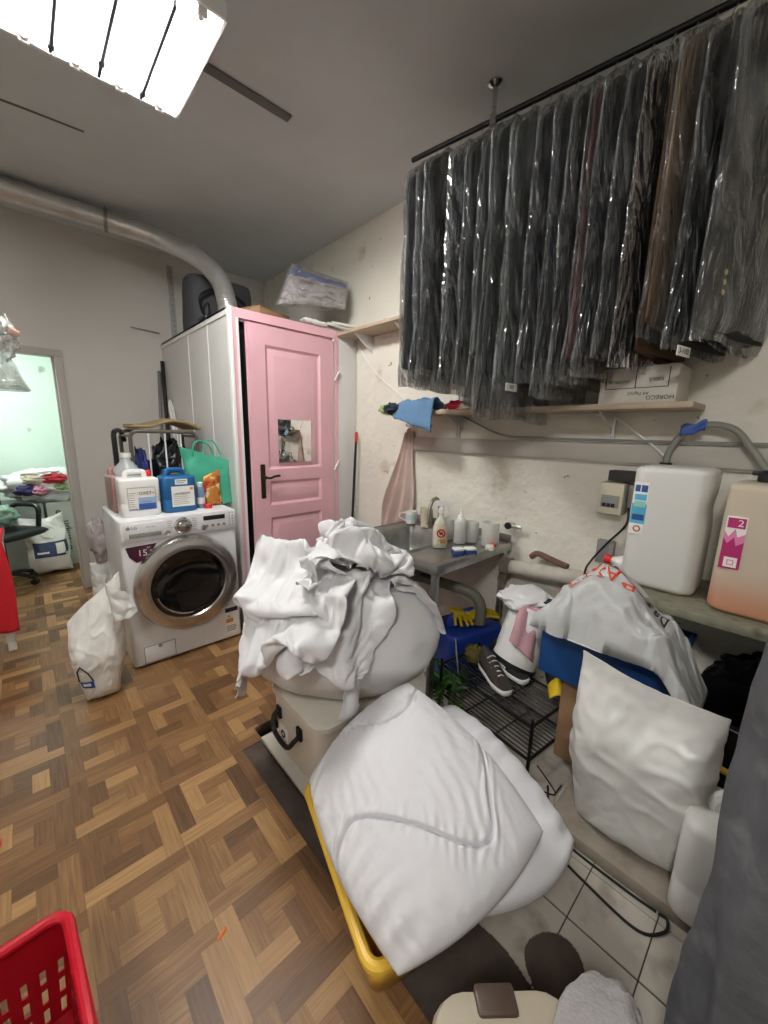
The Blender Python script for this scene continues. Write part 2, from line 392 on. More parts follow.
for k in range(4):
    x = LX-HS+(k+.5)*(2*HS)/4
    g = G(); g.cyl((x, LY-.255, LZ+.010), (x, LY+.255, LZ+.010), .013, seg=14); t = g.build('tube', m_tube, f)
    for s in (-1, 1):
        g = G(); g.cyl((x, LY+s*.255, LZ+.010), (x, LY+s*.275, LZ+.010), .0135, seg=14); g.b2((x-.016, LY+s*.285-.008, LZ-.006), (x+.016, LY+s*.285+.008, LZ+.078), .003); g.build('socket', m_white, f)
g = G()
cxs, cys = LX+HS-.012, LY-HS+.02
n = 7
for k in range(n):
    zc = LZ+.085+(k+.5)*(HZ-LZ-.085)/n; r = .011; L_ = (HZ-LZ-.085)/n*.72
    P = [(cxs+(r*math.cos(a) if k % 2 else 0), cys+(0 if k % 2 else r*math.cos(a)), zc+L_*math.sin(a)) for a in (2*PI*i/10 for i in range(10))]
    g.tube(P, .002, 5, smooth=False, closed=True)
for (xx, yy) in ((LX-HS+.012, LY-HS+.02), (LX-HS+.012, LY+HS-.02), (LX+HS-.012, LY+HS-.02)): g2 = G(); g2.cyl((xx, yy, LZ+.085), (xx, yy, HZ), .002, seg=6); g2.build('wire', m_chrome, f)
g.build('chain', m_chrome, f)
# unseen copy of the fixture behind the camera, added to brighten the room
f_fill = f.copy(); COL.objects.link(f_fill); f_fill.location = (-1.15, -.35, LZ); f_fill['label'] = 'added unseen fill copy of the square ceiling fixture near the front wall'
nt_ = 0
for ch in list(f.children):
    if ch.name.startswith('chain'): pass
    c = ch.copy(); COL.objects.link(c); c.parent = f_fill
    if ch.name.startswith('tube'):
        nt_ += 1
        if nt_ == 9: c.data = ch.data.copy(); c.data.materials[0] = m_off
# light in the back room
bl = bpy.data.lights.new('back_room_lamp', 'AREA'); bl.energy = 13; bl.size = .6; bl.color = (.93, 1.0, .95)
blo = bpy.data.objects.new('back_room_lamp', bl); COL.objects.link(blo); blo.location = (-.5, 5.1, 2.55)
w = bpy.data.worlds.new('world'); SC.world = w; w.use_nodes = True; w.node_tree.nodes['Background'].inputs[0].default_value = (.03, .03, .032, 1); w.node_tree.nodes['Background'].inputs[1].default_value = .3
# ================================================================ washing machine
wx0, wx1, wy0, wy1, wh = .348, 1.032, 2.64, 3.27, .965
W = thing('washing_machine', 'white front-loading washing machine with chrome door ring', 'washing machine', ((wx0+wx1)/2, (wy0+wy1)/2, 0))
g = G(); g.b2((wx0, wy0, .012), (wx1, wy1, wh), .018, 3)
body = g.build('body', m_enamel, W)
g = G(); g.b2((wx0+.004, wy0-.012, wh-.135), (wx1-.004, wy0+.02, wh-.004), .008); g.build('control_panel', m_enamel, W)
g = G(); g.b2((wx0+.02, wy0-.018, wh-.115), (wx0+.235, wy0+.01, wh-.02), .006); dr = g.build('drawer', m_enamel, W)
g = G(); g.b2((wx0+.045, wy0-.021, wh-.108), (wx0+.215, wy0-.016, wh-.082), .003); g.build('handle', m_gray, dr)
m_logo = mat('logo_red', '9c1030', .5)
g = G(); g.m(0).lathe([(0, 0), (.011, 0), (.011, .0015), (0, .0015)], (wx0+.043, wy0-.018, wh-.047), (0, -1, 0), 16)
g.m(1).text('LG', (wx0+.075, wy0-.0185, wh-.047), (1, 0, 0), (0, 0, 1), .024); g.text('DIRECT DRIVE', (wx0+.16, wy0-.0185, wh-.05), (1, 0, 0), (0, 0, 1), .008)
g.build('logo', [m_gray, m_ink], W)
cx, cz = .69, wh-.068
g = G(); g.lathe([(.052, 0), (.052, .006), (.044, .012), (.036, .012), (.034, .03), (.028, .034), (0, .034)], (cx, wy0-.012, cz), (0, -1, 0), 32); k = g.build('dial', m_chrome, W)
g = G(); g.lathe([(.0505, 0), (.0505, .0065), (.037, .0065)], (cx, wy0-.013, cz), (0, -1, 0), 32); g.build('dial_ring', m_blackm, k)
for bx in (-.095, .125): 
    g = G(); g.lathe([(.017, 0), (.017, .008), (.012, .012), (0, .012)], (cx+bx, wy0-.012, cz-.032), (0, -1, 0), 20); g.build('button', m_chrome, W)
g = G(); g.b2((.815, wy0-.0145, cz+.012), (.955, wy0-.01, cz+.042), .002); g.build('display', m_black, W)
for i in range(4):
    g = G(); g.lathe([(.009, 0), (.009, .004), (0, .005)], (.835+.037*i, wy0-.012, cz-.026), (0, -1, 0), 12); g.build('button', m_gray, W)
g = G()
for i in range(5):
    for j in range(2): g.lathe([(.004, 0), (.004, .002), (0, .002)], (.985+.022*j, wy0-.012, cz+.045-.02*i), (0, -1, 0), 8)
for i in range(6): g.b2((.60-.0, wy0-.0128, cz+.035-.014*i), (.63-.004*(i % 3), wy0-.0121, cz+.038-.014*i)); g.b2((.745, wy0-.0128, cz+.035-.014*i), (.772+.003*(i % 2), wy0-.0121, cz+.038-.014*i))
g.build('panel_markings', m_gray, W)
# door
dcx, dcz, R0 = .697, .515, .315
D = thing('door_tmp', 'x', 'x'); bpy.data.objects.remove(D)
m_smoke = mat('smoked_glass', '0a0b0d', .06, spec=.8, coat=.5)
m_ring = mat('brushed_chrome', 'd6d5d3', .24, metal=1.0)
g = G(); g.lathe([(R0, 0), (R0, .02), (R0-.012, .042), (R0-.055, .058), (R0-.085, .055), (R0-.095, .04)], (dcx, wy0-.004, dcz), (0, -1, 0), 72)
dr = g.build('door', m_ring, W)
g = G(); g.lathe([(R0-.093, .035), (R0-.095, .044), (R0-.12, .046), (R0-.125, .03), (R0-.17, .018), (.06, .012), (0, .012)], (dcx, wy0-.004, dcz), (0, -1, 0), 64); g.build('door_glass', m_smoke, dr)
g = G(); g.tube([(dcx+(R0-.115)*math.cos(a), wy0-.052, dcz+(R0-.115)*math.sin(a)) for a in (PI*1.08+PI*.0+.12*i for i in range(12))], .006, 8); g.build('grip', m_chrome, dr)
# badge
m_badge = mat('maroon_badge', '4b1f33', .35)
g = G(); bx, bz = .37, .80
g.m(0).prism([(bx, wy0-.002, bz), (bx+.165, wy0-.002, bz+.005), (bx+.13, wy0-.002, bz-.05), (bx+.085, wy0-.002, bz-.09), (bx+.05, wy0-.002, bz-.10), (bx+.015, wy0-.002, bz-.06)], (0, .004, 0))
g.m(1).text('15', (bx+.085, wy0-.0025, bz-.045), (1, 0, -.02), (.02, 0, 1), .055); g.text('kg', (bx+.135, wy0-.0025, bz-.035), (1, 0, 0), (0, 0, 1), .02); g.text('A+', (bx+.12, wy0-.0025, bz-.014), (1, 0, 0), (0, 0, 1), .018)
g.build('badge', [m_badge, m_paper], W)
g = G(); g.b2((.412, wy0-.002, .028), (.585, wy0+.004, .135), .004); fl = g.build('filter_flap', m_enamel, W)
g = G()
for a, b in (((.408, .024), (.589, .028)), ((.408, .135), (.589, .139)), ((.408, .024), (.412, .139)), ((.585, .024), (.589, .139))): g.b2((a[0], wy0-.0008, a[1]), (b[0], wy0+.002, b[1]))
g.lathe([(.012, 0), (.012, .003), (0, .003)], (.50, wy0-.002, .125), (0, -1, 0), 14); g.build('flap_seam', m_gray, fl)
m_or = mat('energy_orange', 'd98a3a', .6)
g = G(); g.m(0).b2((.918, wy0-.0015, .055), (1.012, wy0+.001, .25)); g.m(1).b2((.921, wy0-.002, .215), (1.009, wy0, .247)); g.m(2).b2((.924, wy0-.002, .135), (.975, wy0, .165)); g.m(1).text('A', (.945, wy0-.0022, .182), (1, 0, 0), (0, 0, 1), .03)
for i in range(4): g.b2((.926, wy0-.002, .07+.012*i), (.99+.004*(i % 3), wy0, .074+.012*i))
g.build('energy_label', [m_paper, m_ink, m_or], W)
g = G()
for x in (wx0+.06, wx1-.06):
    for y in (wy0+.06, wy1-.06): g.cyl((x, y, 0), (x, y, .02), .02, seg=12)
g.build('foot', m_rub, W)

# ---------------------------------------------------------------- jerrycans and bottles
def can(name, label, loc, rz, w, d, h, m_body, cap, cap_r=.028, capoff=(.0, 0), labels=(), group=None, hnd=True, liq=None, rot=None, capm=None, cat='canister'):
    """plastic canister: rounded body, top handle bridge, screw cap; front faces local -Y."""
    t = thing(name, label, cat, loc, rz, group, rot)
    def ring(z, k, r):
        P = []
        for q in range(4):
            cx_, cy_ = (w/2*k-r)*(1 if q in (0, 3) else -1), (d/2*k-r)*(1 if q < 2 else -1)
            for i in range(6):
                a = PI/2*q+PI/2*i/5; P.append((cx_+r*math.cos(a), cy_+r*math.sin(a), z))
        return P
    r = min(w, d)*.18; hb = h*.86
    prof = [(0, .90), (.012*h, .965), (.04*h, 1.0), (hb*.33, 1.0), (hb*.35, .985), (hb*.38, .985), (hb*.40, 1.0), (hb*.93, 1.0), (hb*.98, .965), (hb, .90), (hb*1.02, .80)]
    g = G(); g.loft([ring(z, k, r) for z, k in prof]); g.build('body', m_body, t, world=False, ang=60)
    if hnd:
        g = G(); g.tube([(-w*.30, 0, hb*.99), (-w*.24, 0, h*.99), (0, 0, h), (w*.16, 0, h*.985), (w*.20, 0, hb*.99)], d*.10, 10); g.build('handle', m_body, t, world=False)
    ca = G(); x, y = capoff[0]*w, capoff[1]*d
    ca.lathe([(cap_r*.9, hb*.99), (cap_r*.9, hb+.012), (cap_r, hb+.012), (cap_r, hb+.038), (cap_r*.85, hb+.043), (0, hb+.043)], (x, y, 0), seg=20)
    ca.build('cap', cap, t, world=False)
    for fn in labels:
        g = G(); nm, ms = fn(g, w, d, h); g.build(nm, ms, t, world=False, smooth=False)
    return t
m_labb = mat('label_blue', '3b63b0', .5); m_labl = mat('label_light_blue', '9db7d8', .5)
def lab_white(g, w, d, h):
    y = -d/2-.0012
    g.m(0).b2((-w*.32, y, h*.16), (w*.36, y+.002, h*.66)); g.m(1).b2((-w*.08, y-.0006, h*.165), (w*.355, y+.001, h*.30)); g.m(2).b2((-w*.08, y-.0006, h*.30), (w*.355, y+.001, h*.44))
    g.m(3).text('OXET+', (w*.14, y-.001, h*.53), (1, 0, 0), (0, 0, 1), h*.10)
    for a, b in (((-.325, .155), (-.317, .665)), ((.357, .155), (.365, .665)), ((-.325, .155), (.365, .162)), ((-.325, .658), (.365, .665))): g.b2((w*a[0], y-.0007, h*a[1]), (w*b[0], y+.001, h*b[1]))
    g.m(1).b2((-w*.31, y-.0006, h*.17), (-w*.10, y+.001, h*.19))
    for i in range(7): g.m(3).b2((-w*.30, y-.0008, h*(.24+.05*i)), (-w*(.15+.02*(i % 3)), y, h*(.247+.05*i)))
    for i in range(4): g.m(3).b2((-w*.05, y-.0012, h*(.2+.045*i)), (w*(.28-.03*(i % 2)), y, h*(.207+.045*i)))
    return 'label', [m_paper, m_labb, m_labl, m_ink]
def lab_blue(g, w, d, h):
    y = -d/2-.0012
    g.m(0).b2((-w*.26, y, h*.14), (w*.40, y+.002, h*.63)); g.b2((-w*.14, y, h*.67), (w*.22, y+.002, h*.80))
    for i in range(6): g.m(1).b2((-w*.22, y-.0008, h*(.20+.045*i)), (w*(.26-.05*(i % 3)), y, h*(.206+.045*i)))
    g.m(2).b2((w*.28, y-.0008, h*.53), (w*.37, y, h*.59)); g.m(1).text('LAVANDERIE', (w*.05, y-.001, h*.46), (1, 0, 0), (0, 0, 1), h*.06)
    g.m(1).b2((-w*.10, y-.0008, h*.75), (w*.18, y, h*.765)); g.b2((-w*.10, y-.0008, h*.71), (w*.12, y, h*.72))
    return 'label', [m_paper, m_ink, m_or]
m_bluej = mat('blue_jug_plastic', '1f5f95', .35, var=.08)
m_pinkj = mat('rose_translucent_plastic', 'a9837d', .35, var=.1)
m_redcap = mat('red_cap', 'd02a2c', .4)
can('detergent_jug', 'white detergent jug with a blue and white front label on the washing machine', (.492, 2.79, wh), 0, .215, .16, .27, m_plw, m_redcap, labels=[lab_white], capoff=(.30, .05), cap_r=.02)
can('detergent_jug', 'blue detergent jug with white labels on the washing machine', (.716, 2.80, wh), 0, .205, .16, .27, m_bluej, m_blue, labels=[lab_blue], capoff=(-.25, .1), cap_r=.025)
can('detergent_jug', 'rose translucent jug behind the white jug on the washing machine', (.42, 3.02, wh), .05, .10, .2, .27, m_pinkj, m_white, cap_r=.02, capoff=(0, -.2))
def bottle(name, label, loc, prof, m_b, cap=None, m_cap=None, cat='bottle', group=None, labels=(), rot=None, seg=24, capname='cap'):
    t = thing(name, label, cat, loc, 0, group, rot); g = G(); g.lathe(prof, seg=seg); g.build('body', m_b, t, world=False, ang=50)
    if cap: g = G(); g.lathe(cap, seg=20); g.build(capname, m_cap, t, world=False, ang=50)
    for fn in labels:
        g = G(); nm, ms = fn(g); g.build(nm, ms, t, world=False, smooth=False)
    return t
m_clear = mat('clear_plastic', 'cfd6d8', .25, alpha=.62, spec=.6)
m_cloudy = mat('cloudy_plastic', 'dfe0da', .4, alpha=.75)
bottle('bottle', 'clear round bottle behind the white detergent jug', (.475, 2.97, wh), [(0, 0), (.07, 0), (.075, .01), (.075, .24), (.06, .29), (.028, .325), (.026, .35)], m_clear, [(.03, .345), (.03, .375), (0, .377)], m_white)
m_can = mat('steel_blue_tin', '7893b0', .35, metal=.2)
bottle('spray_can', 'small blue and white aerosol can beside the blue detergent jug', (.86, 2.80, wh), [(0, 0), (.026, 0), (.028, .006), (.028, .13), (.02, .15), (.012, .152)], m_can, [(.018, .15), (.018, .175), (.008, .18), (0, .18)], m_white, 'can', labels=[lambda g: (g.m(0).lathe([(.0284, .03), (.0288, .03), (.0288, .075), (.0284, .075)], seg=20), ('label', [m_paper]))[1]])
g = G(); g.lathe([(.026, 0), (.026, .022), (.022, .026), (0, .026)], (.895, 2.76, wh), seg=18); tag(g.build('stopper', m_redcap), 'loose red cap lying on the washing machine beside the aerosol can', 'cap')
# snack pouch
def pouch_mat():
    m_ = mat('foil_pouch', 'd08a3c', .28, metal=.35, spot=[('b03a26', 14, .5, .58), ('e6d6a8', 18, .56, .62)], vs=10, var=.1, bump=.3, bs=25); return m_
g = G(); g.puff(lambda s, t: (.905+.115*s-.01*math.sin(t*3), 2.83+.02*t, wh+.006+.20*t+.05*s*t), lambda s, t: (.03*(4*s*(1-s))**.5*min(1, 8*t)*(1-t)**.6+.004*nz((s*6, t*6, 0)),)*2, 18, 22)
tag(g.build('snack_pouch', pouch_mat(), ang=180), 'crinkled orange foil pouch on the washing machine', 'pouch')
# green bag
m_bagg = mat('green_bag_plastic', '4fbd9d', .35, var=.12, vs=7, alpha=.78, bump=.2, bs=14)
B = thing('tote_bag', 'translucent green carrier bag on the washing machine', 'bag', (.98, 2.93, wh))
def bagf(s, t):
    a = s*2*PI; w_ = .135+.03*t; d_ = .075*(1-.55*t)+.01
    k = (abs(math.cos(a))**.6)*(1 if math.cos(a) > 0 else -1), (abs(math.sin(a))**.6)*(1 if math.sin(a) > 0 else -1)
    p = (.98-.03*t+w_*k[0], 2.93+d_*k[1], wh+.004+.36*t-.05*t*k[0]); n = .012*fb((p[0]*9, p[1]*9, p[2]*9)); return (p[0]+n, p[1]+n, p[2]+n*.3*t)
g = G(); g.grid(bagf, 48, 24, wrap=True); g.lathe([(0, 0), (.10, 0), (.06, .001)], (.98, 2.93, wh+.006), seg=12); o = g.build('body', m_bagg, B, ang=180)
for s in (-1, 1):
    g = G(); g.tube([(.98-.03-.09+(.02 if s > 0 else 0), 2.93+s*.04, wh+.35), (.86, 2.93+s*.05, wh+.42), (.90, 2.93+s*.05, wh+.455), (.97, 2.93+s*.045, wh+.42), (1.0, 2.93+s*.04, wh+.34)] if s < 0 else [(.95, 2.97, wh+.36), (.97, 2.98, wh+.44), (1.03, 2.98, wh+.45), (1.08, 2.97, wh+.35)], .007, 8); g.build('handle', m_bagg, B)

# ---------------------------------------------------------------- laundry cart behind the washing machine
m_taupe = mat('taupe_metal', '6d645c', .45, metal=.3)
C_ = thing('laundry_cart', 'taupe tube laundry cart with white rods behind the washing machine', 'cart', (.80, 3.55, 0))
def rr(x0, x1, z0, z1, y, r=.05):
    P = []
    for (cx_, cz_, a0) in ((x1-r, z1-r, 0), (x0+r, z1-r, PI/2), (x0+r, z0+r, PI), (x1-r, z0+r, 1.5*PI)):
        for i in range(5): a = a0+PI/2*i/4; P.append((cx_+r*math.cos(a), y, cz_+r*math.sin(a)))
    return P
for y, nm in ((3.34, 'front_frame'), (3.72, 'rear_frame')):
    g = G(); g.tube(rr(.575, 1.03, .80, 1.475, y), .014, 8, smooth=False, closed=True); g.build(nm, m_taupe, C_)
g = G()
for x in (.575, 1.03):
    for z in (.82, 1.44): g.cyl((x, 3.34, z), (x, 3.72, z), .010)
g.build('side_bar', m_taupe, C_)
for x in (.69, .80, .91):
    g = G(); g.cyl((x, 3.335, .81), (x, 3.335, 1.46), .006, seg=8); g.build('rod', m_white, C_)
for x in (.60, 1.005):
    for y in (3.36, 3.70): g = G(); g.cyl((x, y, 0), (x, y, .82), .013, seg=10); g.build('leg', m_taupe, C_)
g = G(); g.b2((.59, 3.35, .81), (1.02, 3.71, .825)); g.build('shelf', m_taupe, C_)
g = G(); g.tube([(.60, 3.72, 1.40), (.56, 3.60, 1.47), (.50, 3.40, 1.475), (.475, 3.32, 1.45), (.472, 3.30, 1.36), (.472, 3.30, 1.0)], .017, 10); g.build('handle', m_black, C_)
def blob(c, r, seed, amp=.2, fs=3.0, nu=40, nv=24, zmin=None, sq=1.0):
    def f(s, t):
        a, b = s*2*PI, (t-.5)*PI
        d = Vector((math.cos(a)*math.cos(b), math.sin(a)*math.cos(b), math.sin(b)))
        k = 1+amp*fb((d.x, d.y, d.z), fs, seed, 4)
        e = Vector([math.copysign(abs(x)**sq, x) for x in d])
        p = [c[i]+r[i]*e[i]*k for i in range(3)]
        if zmin is not None: p[2] = max(p[2], zmin)
        return p
    return f
m_blackbag = mat('black_bag_plastic', '14151a', .25, bump=.4, bs=18)
m_bluebag = mat('dark_blue_fabric', '1b2566', .6, bump=.4, bs=20)
for nm, c, r, sd, m_, lb, ct in (('garbage_bag', (.86, 3.53, 1.11), (.15, .15, .285), 3, m_blackbag, 'crumpled black plastic bag inside the laundry cart', 'bag'),
                                  ('cloth_bundle', (.652, 3.50, 1.08), (.055, .13, .25), 5, m_bluebag, 'dark blue cloth bundle inside the laundry cart', 'bundle')):
    g = G(); g.grid(blob(c, r, sd, .35, 2.6, 56, 36, .826), 56, 36, wrap=True); bmesh.ops.remove_doubles(g.bm, verts=g.bm.verts, dist=1e-4); tag(g.build(nm, m_, ang=180), lb, ct)
m_tan = mat('tan_cloth', '9a8460', .85, bump=.2, bs=60, var=.1)
def tanf(s, t):
    x, y = .60+.46*s, 3.32+.40*t; z = 1.492+.05*math.exp(-((s-.6)/.28)**2)+.016*fb((x*6, y*6, 0))+.006
    if s > .93: z -= (s-.93)*.7
    return (x, y, max(z, 1.492))
g = G(); g.grid(tanf, 36, 24); o = tag(g.build('folded_cloth', m_tan, ang=180), 'tan cloth laid over the top of the laundry cart', 'cloth'); mod(o, 'SOLIDIFY', thickness=.022, offset=1)
m_tub = mat('food_tub', 'ddd6c6', .5)
t = thing('plastic_tub', 'white tub with orange and green bands behind the blue jug', 'tub', (.80, 3.10, wh))
g = G(); g.lathe([(0, 0), (.075, 0), (.09, .20), (.095, .20), (.095, .21), (.087, .21)], (.80, 3.10, wh), seg=28); g.build('body', m_tub, t)
g = G(); g.lathe([(.0795, .05), (.0805, .05), (.0845, .1), (.0835, .1)], (.80, 3.10, wh), seg=28); g.build('green_band', m_green, t)
g = G(); g.lathe([(.0845, .11), (.0855, .11), (.089, .165), (.088, .165)], (.80, 3.10, wh), seg=28); g.build('orange_band', m_or, t)

# poles leaning on the back wall, bent bracket
m_polegray = mat('grey_pole', '8b8b8a', .3, metal=.6)
g = G(); g.tube([(.82, 3.80, 0), (1.05, 4.37, 2.035)], .016, 10, smooth=False); tag(g.build('pole', m_polegray), 'shiny grey pole leaning on the back wall behind the laundry cart', 'pole')
g = G(); g.tube([(.935, 3.82, 0), (1.085, 4.37, 2.13)], .018, 10, smooth=False); tag(g.build('pole', m_blackm), 'black pole leaning on the back wall behind the laundry cart', 'pole')
g = G(); g.tube([(1.02, 3.9, 0), (1.045, 4.02, 1.4), (1.06, 4.15, 1.68), (1.085, 4.2, 1.74), (1.082, 4.06, 1.4), (1.075, 3.9, 0)], .012, 8); o = g.build('bent_pipe', m_white); tag(o, 'white bent pipe against the closet side behind the laundry cart', 'pipe')
g = G(); n = 40
for k in range(40):
    z0 = 1.10+k*.048; g.b2((1.208, CY-.022, z0), (1.222, CY-.004, z0+.048)); g.b2((1.240, CY-.022, z0), (1.254, CY-.004, z0+.048)); g.b2((1.222, CY-.022, z0), (1.240, CY-.004, z0+.024))
g.b2((1.208, CY-.004, 1.10), (1.254, CY, 3.02))
tag(g.build('shelf_upright', mat('pale_steel', 'b4b4b0', .5), smooth=False), 'slotted grey metal shelf upright on the back wall', 'bracket')
g = G(); g.tube([(1.10, 4.425, 2.395), (1.02, 4.42, 2.40), (.86, 4.435, 2.41)], .005, 6); tag(g.build('cable', m_gray), 'thin wire sticking out from the slotted upright on the back wall', 'cable')

# ================================================================ closet
CX0, CX1, CF, CH = 1.105, 2.195, 2.76, 2.305
K = thing('closet', 'pink and white built-in closet in the room corner with a pink panelled door', 'closet', ((CX0+CX1)/2, 3.5, 0))
m_cwhite = mat('closet_white', 'd8d8d6', .5, var=.04, vs=2)
g = G(); g.b2((CX0, CF+.02, 0), (CX0+.03, 4.43, CH)); 
g.build('side_panel', m_cwhite, K)
g = G()
for y in (3.16, 3.62): g.b2((CX0-.004, y, 0), (CX0+.002, y+.012, CH-.01))
g.b2((CX0-.008, CF+.02, CH-.05), (CX0+.002, 4.43, CH-.02)); g.build('side_seam', m_white, K)
g = G(); g.b2((CX0, CF+.02, CH-.02), (CX1, 4.43, CH)); g.build('top_panel', m_cwhite, K)
g = G(); g.b2((2.0, CF, 0), (CX1, CF+.03, CH-.005), .003); g.build('front_panel', m_cwhite, K)
g = G(); g.b2((CX0-.004, CF-.012, 0), (CX0+.022, CF+.03, CH+.004), .004); g.build('corner_strip', m_white, K)
g = G(); g.b2((CX0+.020, CF-.004, 0), (CX0+.046, CF+.03, 2.245)); g.b2((CX0+.020, CF-.004, 2.245), (2.0, CF+.03, CH)); g.b2((1.968, CF-.004, 0), (2.0, CF+.03, 2.245)); g.build('door_frame', m_pink, K)
g = G(); g.b2((CX0+.046, CF-.003, 0), (CX0+.066, CF+.05, 2.245)); g.b2((1.948, CF-.002, 0), (1.968, CF+.05, 2.245), .002); g.b2((CX0+.066, CF+.032, 2.232), (1.948, CF+.05, 2.245)); g.build('door_jamb', m_white, K)
g = G(); g.b2((CX0+.066, CF+.06, 0), (1.948, CF+.07, 2.22)); g.build('shade_panel', m_dark, K)  # near-black panel paints the unlit closet inside seen through the door gap
# the door: hinged right, left edge ajar by a gap
dx0, dx1, dz0, dz1, dy = 1.214, 1.945, .012, 2.222, CF-.012
def door_mesh():
    g = G(); yb = CF+.03
    xs = [dx0, dx0+.125, dx1-.13, dx1]; zs = [dz0, .22, .845, .94, 1.125, 1.215, 2.095, dz1]
    cells = [(i, j) for i in range(3) for j in range(7)]
    for i, j in cells:
        x0, x1, z0, z1 = xs[i], xs[i+1], zs[j], zs[j+1]
        if i == 1 and j in (1, 3, 5):
            prev = None
            # moulding: stepped frame then raised field
            steps = [(0, 0), (.012, .010), (.02, .014), (.03, .012), (.055, .002), (.07, 0.0)]
            rings = [[(x0+d, dy+e, z0+d), (x1-d, dy+e, z0+d), (x1-d, dy+e, z1-d), (x0+d, dy+e, z1-d)] for d, e in steps]
            g.loft(rings, cap=False); d, e = steps[-1]
            g.bm.faces.new([g.bm.verts.new(p) for p in rings[-1]])
        else:
            g.bm.faces.new([g.bm.verts.new(p) for p in ((x0, dy, z0), (x1, dy, z0), (x1, dy, z1), (x0, dy, z1))])
    for a, b in (((dx0, dz0), (dx0, dz1)), ((dx1, dz0), (dx1, dz1)), ((dx0, dz0), (dx1, dz0)), ((dx0, dz1), (dx1, dz1))):
        g.bm.faces.new([g.bm.verts.new(p) for p in ((a[0], dy, a[1]), (b[0], dy, b[1]), (b[0], yb, b[1]), (a[0], yb, a[1]))])
    g.bm.faces.new([g.bm.verts.new(p) for p in ((dx0, yb, dz0), (dx1, yb, dz0), (dx1, yb, dz1), (dx0, yb, dz1))])
    bmesh.ops.remove_doubles(g.bm, verts=g.bm.verts, dist=1e-5)
    HX, HY = dx1, CF                      # swing slightly open about the hinge edge
    a = math.radians(2.2)
    return g, HX, HY, a
def swing(p, HX, HY, a):
    x, y = p[0]-HX, p[1]-HY; return (HX+x*math.cos(a)-y*math.sin(a), HY+x*math.sin(a)+y*math.cos(a), p[2])
g, HX, HY, AA = door_mesh(); S = lambda p: swing(p, HX, HY, AA)
g.warp(S); D = g.build('door', m_pink, K, ang=20)
g = G(); g.b2((1.42, dy-.004, 1.262), (1.715, dy+.006, 1.585), .002); g.warp(S); g.build('mirror', m_mirror, D)
g = G(); g.b2((1.285-.018, dy-.007, 1.0), (1.285+.018, dy, 1.255), .006); g.lathe([(.0, .0), (.012, 0), (.012, .045), (0, .05)], (1.285, dy-.002, 1.16), (0, -1, 0), 12); g.tube([(1.285, dy-.045, 1.16), (1.32, dy-.052, 1.155), (1.36, dy-.05, 1.166), (1.40, dy-.047, 1.168)], .009, 8)
g.lathe([(.006, 0), (.006, .003), (0, .003)], (1.285, dy-.007, 1.06), (0, -1, 0), 10); g.warp(S); g.build('handle', m_bronze, D)
for z in (.35, 1.22, 1.95): g = G(); g.cyl((1.952, CF-.016, z-.04), (1.997, CF-.016, z+.04), .008, seg=10); g.build('hinge', m_white, K)

# ================================================================ on the closet top
T = CH
g = G(); m_app = mat('dark_grey_fabric', '44464a', .7, var=.1, bump=.15, bs=50)
A_ = thing('travel_bag', 'dark grey soft travel bag on top of the closet behind the duct', 'bag', (1.42, 3.75, T))
def trav(s, t):
    a = s*2*PI; sq = lambda v: math.copysign(abs(v)**.55, v)
    return (1.42+(.285)*sq(math.cos(a))*(1-.10*t*t)+.008*nz((s*9, t*5, 0)), 3.75+.18*sq(math.sin(a))*(1-.25*t), T+.004+.44*(1-(1-t)**2.0) if t < 1 else T+.44)
vs = g.grid(trav, 48, 16, wrap=True); bmesh.ops.contextual_create(g.bm, geom=[r[-1] for r in vs]); g.build('body', m_app, A_, ang=60)
g = G(); g.tube([(1.24, 3.60, T+.12), (1.20, 3.545, T+.25), (1.36, 3.54, T+.34), (1.56, 3.55, T+.28), (1.64, 3.58, T+.12)], .012, 8); g.build('strap', m_black, A_)
g = G(); g.b2((1.12, 3.22, T+.002), (1.19, 3.40, T+.045), .01); g.tube([(1.15, 3.3, T+.03), (1.13, 3.28, T+.09), (1.16, 3.26, T+.13), (1.18, 3.3, T+.05)], .008, 8); tag(g.build('power_adapter', m_black), 'small black gadget with cable by the duct end on the closet top', 'gadget')
g = G(); Q = Matrix.Rotation(.15, 4, 'Z')
t = thing('cardboard_box', 'small brown carton on the closet top', 'box', (1.50, 3.04, T), .35)
g.b2((-.16, -.11, 0), (.16, .11, .085), .003); g.build('body', m_card, t, world=False); g = G()
g.b2((-.162, -.113, .085), (.162, .0, .09)); g.b2((-.162, .0, .086), (.162, .113, .091)); g.build('flap', m_card, t, world=False)
# quilt in a plastic bag, leaning
m_quilt = mat('patterned_quilt', 'b9b0ac', .8, var=.06, spot=[('8b6e70', 9, .55, .62)], stretch=(1, 1, 3.5))
m_qblue = mat('quilt_blue_edge', '4a5a9c', .7, var=.2, vs=18)
Qt = thing('quilt_bag', 'folded patterned quilt in a clear plastic bag leaning on top of the closet', 'quilt', (1.87, 2.98, T+.02))
def qm(s, t):
    a, b, c, d = V(1.50, 2.82, T+.11), V(2.07, 2.77, T+.185), V(2.14, 2.83, T+.40), V(1.70, 2.95, T+.45)
    p = (a*(1-s)+b*s)*(1-t)+(d*(1-s)+c*s)*t; p.z += .03*math.sin(s*PI)*(t-.4)*-1; return p
def qT(k): return lambda s, t: ((4*s*(1-s))**.3*(4*t*(1-t))**.3*k+.003*nz((s*8, t*8, 1)),)*2
g = G(); g.puff(qm, qT(.042), 40, 28); 
for f_ in g.bm.faces:
    c = f_.calc_center_median()
    u = (c.x-1.5)/.62
    if c.z > qm(min(max(u, 0), 1), .80)[2]: f_.material_index = 1
g.build('quilt', [m_quilt, m_qblue], Qt, ang=180)
